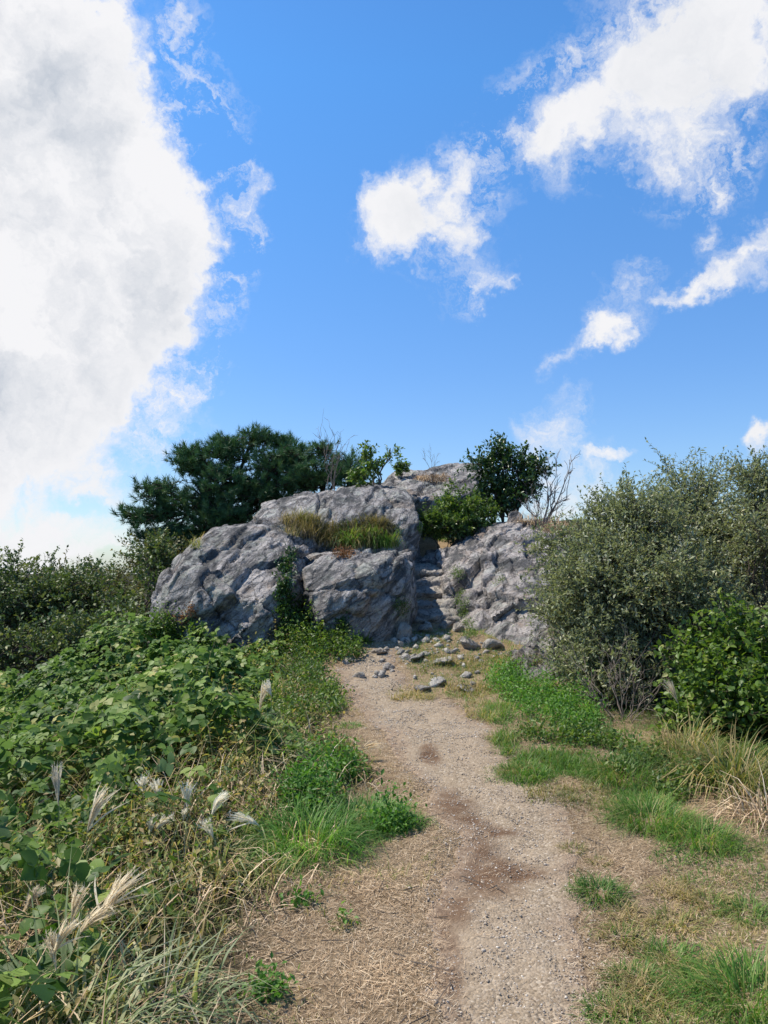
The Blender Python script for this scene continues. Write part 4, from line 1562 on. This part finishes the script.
def T_rub(seed):
    v, f = T_peb(seed)
    r = np.random.default_rng(seed + 3)
    for _ in range(9):                     # chop flat faces off the lump
        n_ = rand_unit(1, r)[0]
        k_ = .48
        dd = v @ n_
        v = v - np.maximum(dd - k_, 0)[:, None] * n_
    return v * [1, 1, .75], f


def gv(x, y):
    inp_ = sstep(-.25, .1, x - path_left(y)) * sstep(-.25, .1, path_right(y) - x)
    return inp_ * (.35 + .65 * sstep(-.3, .4, fbm2(x, y, 1.7, 3, 18))) + .03 * (x > veg_edge(y)) * (x < bush_edge(y))


m, t, out = new_mat('gravel_stone')
at = t.nodes.new('ShaderNodeAttribute')
at.attribute_name = 'var'
principled(t, out, ramp(t, at.outputs['Fac'], [(0, (.30, .235, .175)), (.4, (.38, .31, .24)), (.8, (.48, .41, .34)), (1, (.66, .60, .52))]), .9, .2)
M_gravel = m
x, y = ground_pts(150000, -1.2, 2.2, 1.5, 10, gv, rng, .55)
n = len(x)
s_ = .0024 + .0052 * rng.random(n) ** 4 + .005 * (rng.random(n) < .012) + .0012 * np.maximum(y - 4, 0) * rng.random(n)
parts = []
wk = rng.integers(0, 3, n)
for k in range(3):
    q = wk == k
    parts.append(scatter(T_peb(k), np.stack([x[q], y[q], ground(x[q], y[q]) - .003 + s_[q] * .12], 1), frames(rand_unit(int(q.sum()), rng), np.tile([0, 0, 1.], (int(q.sum()), 1)) + rand_unit(int(q.sum()), rng) * .3), s_[q], rng.random(int(q.sum()))))
V, F, A = merge(parts)
stuff('gravel', V, F, A, M_gravel, 'loose gravel on the worn path')

M_rubble = M_stone
# rubble crumbs around the foot of the steps
rng = rngs(608)
cA = ray_ground(425, 655)
x = cA.x + rng.normal(size=340) * .48
y = cA.y + .2 + rng.normal(size=340) * .62
k = (rockmask(x, y) < .5)
x, y = x[k], y[k]
n = len(x)
s_ = .012 + .11 * rng.random(n) ** 3.2
V, F, A = scatter(T_rub(9), np.stack([x, y, ground(x, y) + s_ * .12], 1), frames(rand_unit(n, rng), rand_unit(n, rng) * .3 + [0, 0, 1]), s_, rng.random(n) * .75)
stuff('rubble', V, F, A, M_rubble, 'broken stone crumbs below the steps')


# ---- tufts of grass one can tell apart
def tuft(name, label, px, py, rad, hgt, count, mat, seed, lean=(.1, 1.1), width=.004, cat='grass tuft', group='grass tufts on the verges', sq=1.0, bend=(.4, 1.6), at_=None):
    rng = rngs(seed)
    p = at_ if at_ is not None else pick(px, py)
    r = rad * np.sqrt(rng.random(count)) * np.where(rng.random(count) < .75, .8, 1.2)
    a = rng.uniform(0, 2 * np.pi, count)
    x, y = p.x + r * np.cos(a), p.y + r * np.sin(a) * sq
    z = ground(x, y) if at_ is None and not is_rock(p.x, p.y) else np.full(count, p.z)
    H = hgt * rng.uniform(.55, 1.15, count) * (1.1 - .4 * r / max(rad, .01))
    az = a + rng.normal(size=count) * .7
    V, F, A = blades(np.stack([x, y, z - .01], 1), H, lean[0], lean[1], width * rng.uniform(.6, 1.3, count), bend, rng=rng, az=az)
    o = link(name, fast_mesh(name, V, F, A), mat)
    o.data.transform(Matrix.Translation(-p))
    o.location = p
    return tag(o, label, cat, group)


TUFTS = [
    ('dark green tuft standing alone in the straw right of the gravel', 601, 893, .13, .11, 420, M_grass),
    ('small yellow-green tuft below the dark lone tuft, at the gravel edge', 622, 938, .10, .09, 260, M_grassy),
    ('green tuft on the bare verge, lowest but one before the bottom edge', 640, 985, .12, .10, 320, M_grass),
    ('straggly tuft right of the lone dark tuft, half yellow', 675, 925, .13, .10, 260, M_grassy),
    ('thin tuft beside the damp patch, farther up the right verge', 573, 850, .07, .07, 130, M_grassy),
    ('big lush green clump under the dry stalks on the right', 652, 822, .26, .24, 900, M_grass),
    ('second lush clump touching the big one, nearer the dry blades', 700, 842, .22, .22, 600, M_grass),
    ('dark green rounded clump on the path rim level with the fork of the path', 524, 775, .22, .13, 700, M_grass),
    ('bright green grassy clump between the leafy herbs and the thicket', 622, 778, .24, .26, 700, M_grass),
    ('bright green clump of long blades on the left bank edge', 308, 845, .30, .36, 1100, M_lush),
    ('dense bright green mound of grass reaching out to the path on the left', 365, 822, .28, .20, 1300, M_lush),
    ('low green tongue of grass tip, closest to the damp patch on the left', 408, 824, .15, .09, 420, M_lush),
    ('little fresh green tuft alone at the upper left rim of the path', 350, 726, .11, .09, 200, M_lush),
    ('tiny sprig of green in the straw left of the gravel', 346, 925, .06, .07, 70, M_grassy),
    ('tufted grass patch at the tip of the rubble, dividing the path head', 418, 698, .22, .10, 420, M_grassy),
    ('low green tuft at the gravel rim just above the bottom edge of the photo', 612, 1012, .11, .08, 300, M_grass),
    ('small round tuft standing on straw right of the straggly tuft', 712, 905, .11, .10, 260, M_grassy),
    ('green tuft in the straw below the second lush clump', 745, 915, .13, .12, 300, M_grass),
    ('tiny tuft on bare straw under the thin tuft by the damp patch', 600, 862, .06, .06, 110, M_grassy),
    ('medium tuft between the bare-verge tuft and the trodden tuft', 672, 962, .13, .11, 320, M_grass),
    ('coarse green clump in the very bottom right corner', 752, 1005, .22, .26, 700, M_grass),
    ('pale trodden tuft left of the corner clump', 700, 985, .16, .12, 320, M_grassy),
]
for k, (lab, px, py, rad, hg, ct, mt) in enumerate(TUFTS):
    tuft('grass_tuft', lab, px, py, rad, hg, int(ct * 1.15), mt, 700 + k)

# short turf over the right verge
rng = rngs(620)


def tf_(x, y):
    d = x - path_right(y)
    m_ = sstep(-.05, .25, d) * (x < bush_edge(y) + 3) * (1 - rockmask(x, y))
    g_ = sstep(.0, .35, fbm2(x, y, 1.6, 3, 61) + .55 * sstep(4.5, 7, y) + .12 + .25 * sstep(.9, 1.6, d))
    return m_ * g_


x, y = ground_pts(170000, -.4, 6.5, 1.8, 10.6, tf_, rng, .75)
n = len(x)
V, F, A = blades(np.stack([x, y, ground(x, y) - .005], 1), rng.uniform(.03, .11, n) * (1 + .4 * fbm2(x, y, 3, 2, 5)), .1, 1.2, rng.uniform(.002, .005, n), (.3, 1.5), rng=rng, var=np.clip(rng.random(n) * .6 + .45 * sstep(-.4, .5, fbm2(x, y, 2.0, 3, 88)), 0, 1))
stuff('grass', V, F, A, M_grass, 'short patchy turf along the right verge')
# sparse turf left verge + rubble
rng = rngs(621)
x, y = ground_pts(16000, -1.8, .4, 1.8, 10.3, lambda x, y: ((x > veg_edge(y) - .4) & (x < path_left(y))) * sstep(.1, .5, fbm2(x, y, 2.2, 3, 64) + .3 * sstep(.35, 0, x - veg_edge(y))), rng, .75)
n = len(x)
V, F, A = blades(np.stack([x, y, ground(x, y) - .005], 1), rng.uniform(.03, .10, n), .1, 1.2, rng.uniform(.002, .005, n), (.3, 1.5), rng=rng)
stuff('grass', V, F, A, M_grassy, 'thin grass between the left bank and the path')


# leafy herb patches
def herbs(name, label, poly, n, hgt, leaf, mat, seed, kind='stuff', per=12, picker=None, T=None, spread=.03):
    """poly: (px, py, rx, ry) ellipses on the ground"""
    rng = rngs(seed)
    pts = []
    tot_ = sum(q[2] * q[3] for q in poly)
    for (cx_, cy_, rx_, ry_) in poly:
        for _ in range(int(n * rx_ * ry_ / tot_)):
            a, r = rng.uniform(0, 6.283), math.sqrt(rng.random())
            p_ = pick(cx_ + rx_ * r * math.cos(a), cy_ + ry_ * r * math.sin(a))
            nz_ = float(fbm2(p_.x, p_.y, 5.0, 2, 3))
            if nz_ > -.25 + .5 * r * r - .25:
                pts.append((*p_, hgt * (1.15 - .6 * r) * (1 + .8 * nz_)))
    q = np.array(pts)
    q = q[q[:, 1] < 40]
    m_ = len(q)
    f_ = np.tile((np.arange(per) + 1.) / per, m_)
    ln_ = rng.normal(size=(m_, 3)) * .35 + [0, 0, 1]
    P_ = np.repeat(q[:, :3], per, 0) + np.repeat(ln_ * (q[:, 3] * rng.uniform(.5, 1.1, m_))[:, None], per, 0) * f_[:, None] + rng.normal(size=(m_ * per, 3)) * spread
    V, F, A = scatter(T or T_quadleaf(.5), P_, frames(rand_unit(m_ * per, rng) + [0, 0, .2], rand_unit(m_ * per, rng) * .7 + [0, 0, 1]), leaf * rng.uniform(.6, 1.3, m_ * per), np.clip(np.repeat(rng.random(m_), per) * .6 + .4 * rng.random(m_ * per), 0, 1))
    if kind == 'stuff':
        return stuff(name, V, F, A, mat, label)
    return tag(link(name, fast_mesh(name, V, F, A), mat), label, 'plant')


herbs('leafy_herbs', 'bright green ferny herbs below the pale slab', [(545, 705, 36, 16), (512, 690, 22, 12), (575, 722, 30, 14), (500, 678, 14, 8)], 900, .20, .032, M_lush, 801)
herbs('leafy_herbs', 'low pale green herbs along the foot of the thicket', [(590, 745, 36, 12), (640, 765, 40, 14), (548, 735, 34, 9), (690, 790, 40, 14)], 700, .10, .035, M_mid, 802)
herbs('leafy_herbs', 'green plants filling the cleft between the two boulders', [(296, 625, 20, 26), (320, 650, 30, 12), (285, 650, 22, 14), (345, 655, 20, 8)], 700, .24, .045, M_mid, 803)
herbs('leafy_herbs', 'small green plants on the upper left rim of the path', [(300, 690, 34, 22), (330, 705, 16, 14), (312, 668, 22, 12), (280, 715, 34, 22)], 800, .16, .04, M_mid, 804)
herbs('leafy_herbs', 'low green plants on the left edge beside the bright mound', [(330, 775, 30, 18), (395, 830, 22, 7), (310, 805, 30, 18)], 700, .15, .035, M_lush, 805)
herbs('leafy_herbs', 'yellow-green bushy plants at the foot of the rounded boulder', [(172, 640, 26, 12), (150, 655, 16, 10), (205, 650, 18, 8)], 500, .28, .05, M_mid, 806)
herbs('rusty_plants', 'rusty brown plants dried on the lower left of the rounded boulder', [(184, 618, 11, 6), (192, 612, 6, 4)], 160, .05, .03, M_rust, 807)
herbs('rusty_plants', 'rusty brown plants on the rim of the grassy ledge', [(346, 555, 12, 4), (334, 545, 6, 4)], 140, .06, .03, M_rust, 808)
herbs('climbing_leaves', 'dark leaves climbing the cleft between the boulders', [(285, 575, 7, 18), (292, 555, 6, 8), (283, 600, 10, 14), (345, 628, 12, 9)], 320, .06, .05, M_dark, 809)
herbs('leafy_herbs', 'moss and small plants in the gully beside the steps', [(462, 605, 7, 14), (400, 608, 7, 9), (455, 575, 8, 5), (468, 630, 8, 10), (498, 582, 7, 3)], 420, .05, .022, M_mid, 810)
herbs('leafy_herbs', 'green seedlings scattered on the cut grass in front', [(268, 995, 16, 8), (345, 925, 6, 5), (300, 905, 16, 8)], 70, .05, .03, M_lush, 811)


def pix_blades(name, label, ells, n, hgt, width, mat, seed, lean=(.1, .9)):
    rng = rngs(seed)
    pts = []
    tot_ = sum(q[2] * q[3] for q in ells)
    for (cx_, cy_, rx_, ry_) in ells:
        for _ in range(int(n * rx_ * ry_ / tot_)):
            a, r = rng.uniform(0, 6.283), math.sqrt(rng.random())
            p_ = pick(cx_ + rx_ * r * math.cos(a), cy_ + ry_ * r * math.sin(a))
            if p_.y < 40:
                pts.append(tuple(p_))
    q = np.array(pts)
    m_ = len(q)
    nz_ = fbm2(q[:, 0], q[:, 1], 3.2, 3, seed)
    vr = np.clip(.45 + .5 * nz_ + rng.uniform(-.35, .35, m_), 0, 1)
    V, F, A = blades(q - [0, 0, .02], hgt * rng.uniform(.45, 1.25, m_) * np.clip(1 + .8 * nz_, .35, 1.8), lean[0], lean[1], width * rng.uniform(.6, 1.3, m_), (.3, 1.6), rng=rng, var=vr)
    return stuff(name, V, F, A, mat, label)


M_ledge = leaf_mat('ledge_grass_blade', [(0, (.06, .085, .025)), (.4, (.13, .13, .05)), (.7, (.26, .20, .10)), (1, (.42, .32, .19))], .25, .6, .25)
pix_blades('ledge_grass', 'yellowing grass growing on the ledge between the boulders and the upper slab', [(350, 540, 38, 9), (318, 532, 34, 8), (380, 532, 22, 8), (365, 525, 26, 6), (300, 523, 20, 5)], 4200, .24, .008, M_ledge, 901)
pix_blades('ledge_grass', 'dark green grass tuft in the middle of the ledge', [(352, 543, 12, 6), (372, 540, 10, 6), (385, 545, 14, 4)], 900, .30, .012, M_grass, 902)
pix_blades('dry_grass', 'tan dry grass on the summit slab', [(434, 479, 20, 3.5)], 600, .14, .012, M_straw, 903)
pix_blades('dry_grass', 'brown dry grass at the crest of the right rock face', [(540, 522, 20, 4), (556, 530, 14, 4)], 900, .28, .010, M_straw, 904)
pix_blades('dry_grass', 'dry stems on the slab edge above the rounded boulder', [(306, 520, 12, 3), (196, 545, 5, 5)], 260, .24, .008, M_grassy, 905)
pix_blades('grass', 'grass at the foot of the right rock face and around the rubble', [(490, 665, 34, 10), (520, 660, 26, 8), (450, 672, 30, 8), (405, 695, 18, 8), (470, 690, 26, 9), (432, 664, 26, 8)], 3600, .09, .007, M_grassy, 906)
pix_blades('grass', 'green grass at the head of the gully under the bright bush', [(430, 533, 12, 5), (445, 538, 12, 4), (425, 528, 8, 5)], 900, .16, .008, M_grass, 914)
pix_blades('grass', 'worn turf along the right rim of the path', [(478, 712, 16, 10), (500, 735, 16, 14), (520, 765, 20, 14), (550, 795, 26, 10), (590, 800, 30, 12), (560, 760, 30, 14), (600, 780, 26, 14), (545, 725, 22, 8)], 7000, .085, .0055, M_grassy, 911)
pix_blades('grass', 'dark green turf along the right rim of the path', [(505, 745, 12, 12), (525, 778, 20, 10), (590, 765, 36, 14), (640, 800, 30, 12), (545, 765, 30, 14), (500, 715, 20, 10)], 8000, .11, .0055, M_grass, 912)
pix_blades('grass', 'patchy yellow-green turf in the lower right', [(650, 960, 46, 40), (720, 930, 46, 24), (740, 880, 30, 16), (650, 1010, 40, 20), (690, 890, 40, 12), (620, 915, 18, 10)], 9000, .07, .004, M_grassy, 913, (.2, 1.3))
pix_blades('grass', 'green grass at the foot of the squat boulder', [(352, 642, 22, 5), (330, 640, 16, 8)], 700, .16, .009, M_grass, 907)

# ------------------------------------------------------------------ silver grass: clumps and plumes
CL = [
    ('silver grass clump with broad grey-green blades in the bottom left corner', 50, 1010, 2.35, .26, .66, 260, .012, M_susuki),
    ('pale blade clump right of the corner clump, bent over dead straw', 150, 1000, 2.6, .20, .50, 110, .010, M_susuki),
    ('yellowed grass clump with two plumes halfway up the left bank', 262, 765, 5.3, .22, .52, 230, .010, M_susuki),
    ('sparse clump of pale blades beside the group of white plumes', 215, 850, 3.9, .18, .35, 90, .009, M_susuki),
    ('clump of long half dry blades at the right margin under the leafy bush', 735, 835, 5.0, .28, .58, 520, .007, M_grassy),
    ('yellow-green clump with dry tips at the foot of the thicket', 690, 790, 5.7, .26, .5, 360, .007, M_grassy),
    ('bleached dry blades spilling out at the right margin below the half dry clump', 772, 885, 4.4, .22, .42, 140, .007, M_straw),
]
for k, (lab, px, py, Y, rad, hg, ct, wd_, mt) in enumerate(CL):
    p = W(px, py, Y)
    p.z = float(ground(p.x, p.y))
    tuft('grass_clump', lab, px, py, rad, hg, ct, mt, 740 + k, lean=(.05, .75), width=wd_, cat='grass clump', group='long-bladed grass clumps', at_=p, bend=(.5, 2.4))


def plume_plant(label, px, py, Y, length, tilt, mat, seed, fat=1.0, droop=.9, base_dx=0.0, group='silver grass seed heads'):
    """seed head whose middle is seen at (px, py); the stem runs down to the ground"""
    rng = rngs(seed)
    fat *= .62
    length *= 1.35
    tip = W(px, py, Y)
    b = Vector((tip.x + base_dx, tip.y + rng.uniform(-.05, .05), 0))
    b.z = float(ground(b.x, b.y))
    a = math.radians(tilt)
    d = np.array([math.sin(a), 0.12, math.cos(a)])
    d /= np.linalg.norm(d)
    lo_ = np.array(tip) - d * length * .5
    st = curve_pts(np.array(b), lo_, 9, .03, rng)
    st = np.concatenate([st, [lo_ + d * length * .3, lo_ + d * length * .55]])
    V, F = tubes([(st, np.linspace(.0032, .0012, 11))], 5)
    root = empty('silver_grass', b, label, 'silver grass', group)
    # two blades on the stem
    q = 3
    Pb = st[[2, 3, 5]]
    vb, fb, ab = blades(Pb, np.array([.26, .24, .2]) * rng.uniform(.7, 1.2, 3), .3, .8, .007, (1.0, 2.2), rng=rng)
    v, f, _ = merge([(V, F, np.zeros(len(V))), (vb, fb, ab)])
    link('stem', fast_mesh('stem', v, f, np.full(len(v), .7)), M_susuki, root)
    # the head: long soft strands fanning from the top of the stem, their tips nodding downwind
    m_ = int(26 * max(fat, .55) + 8)
    parts = []
    for i in range(m_):
        t_ = rng.uniform(0, .35)
        s0 = lo_ + d * length * t_
        dv = d + rng.normal(size=3) * (.07 + .17 * fat)
        dv /= np.linalg.norm(dv)
        L2 = length * (1.05 - t_) * rng.uniform(.6, 1.0)
        k_ = 7
        u = np.linspace(0, 1, k_)[:, None]
        pts = s0 + dv * L2 * u + np.array([math.sin(a) * .25 * droop + .10, 0, -.22 * droop]) * L2 * u * u
        side = np.cross(dv, rng.normal(size=3))
        side /= np.linalg.norm(side)
        wd = (.0022 + .00042 * Y) * np.array([.5, 1, 1.1, 1.1, 1, .7, .15])[:, None]
        V_ = np.stack([pts - side * wd, pts + side * wd], 1).reshape(-1, 3)
        F_ = np.array([[2 * q_, 2 * q_ + 1, 2 * q_ + 3, 2 * q_ + 2] for q_ in range(k_ - 1)])
        parts.append((V_, [F_], np.full(len(V_), rng.random())))
        # silky hairs off the strand
        hp = pts[rng.integers(1, k_, 12)]
        hd = dv + rng.normal(size=(12, 3)) * .5
        tri = (np.array([[-.5, 0, 0], [.5, 0, 0], [0, 1, 0]], float), [np.array([[0, 1, 2]])])
        hl = rng.uniform(.010, .022, 12)
        v, f, A = scatter(tri, hp, frames(hd, rand_unit(12, rng)), np.stack([np.full(12, .0016 + .0003 * Y), hl, hl], 1), rng.random(12))
        parts.append((v, f, A))
    v, f, A = merge(parts)
    link('plume', fast_mesh('plume', v, f, A), mat, root)
    return root


PLUMES = [
    ('tall closed cream plume at the left margin, highest on the left', 57, 782, 3.6, .17, -8, M_plume, .6),
    ('closed cream plume leaning right, second from the left margin', 95, 806, 3.4, .17, 14, M_plume, .7),
    ('white tufted plume, upper left one of the white group', 143, 783, 4.2, .09, -6, M_plumew, 1.3),
    ('white tufted plume just right of the upper left one in the white group', 157, 787, 4.2, .09, -12, M_plumew, 1.2),
    ('narrow white plume standing upright in the middle of the white group', 187, 793, 4.1, .12, -4, M_plumew, .8),
    ('white plume leaning right at the upper right of the white group', 217, 802, 4.0, .11, 22, M_plumew, .9),
    ('short white plume lowest left in the white group', 152, 823, 4.0, .07, 5, M_plumew, 1.3),
    ('drooping white plume beside the short one in the white group', 163, 821, 4.0, .07, 35, M_plumew, 1.2),
    ('small white bud plume below the narrow upright one', 184, 814, 4.1, .05, 0, M_plumew, 1.0),
    ('nodding white plume below the one leaning right', 208, 828, 3.9, .09, -30, M_plumew, 1.2),
    ('arching white plume bending left, rightmost of the white group', 246, 818, 4.0, .12, -62, M_plumew, .8),
    ('large feathery cream plume spreading right, biggest in the foreground', 116, 890, 2.75, .17, 24, M_plume, 1.6),
    ('short cream plume left of the large feathery one', 75, 902, 2.75, .12, 8, M_plume, .8),
    ('greyish plume on a bare stem near the left margin', 32, 896, 2.9, .07, 18, M_plume, 1.3),
    ('cream plume half hidden in the corner clump blades', 62, 934, 2.5, .11, 18, M_plume, .9),
    ('folded cream plume just above the corner clump', 52, 948, 2.5, .10, -16, M_plume, .8),
    ('drooping tan plume under the large feathery one', 92, 918, 2.7, .10, 38, M_plume, 1.0),
    ('upright pale plume above the yellowed clump, left of its twin', 262, 694, 5.6, .18, 6, M_plume, .6),
    ('white-headed plume leaning left above the yellowed clump', 268, 688, 5.6, .10, -22, M_plumew, 1.1),
    ('single tan plume against the dark shade under the right thicket', 672, 690, 6.3, .18, -22, M_plume, .6),
    ('small nodding plume at the edge of the bright mound, left of the path', 367, 746, 5.6, .12, 55, M_plume, .9),
]
for k, (lab, px, py, Y, ln_, tl, mt, ft) in enumerate(PLUMES):
    plume_plant(lab, px, py, Y, ln_, tl, mt, 950 + k, ft, base_dx=-.15 * math.sin(math.radians(tl)))
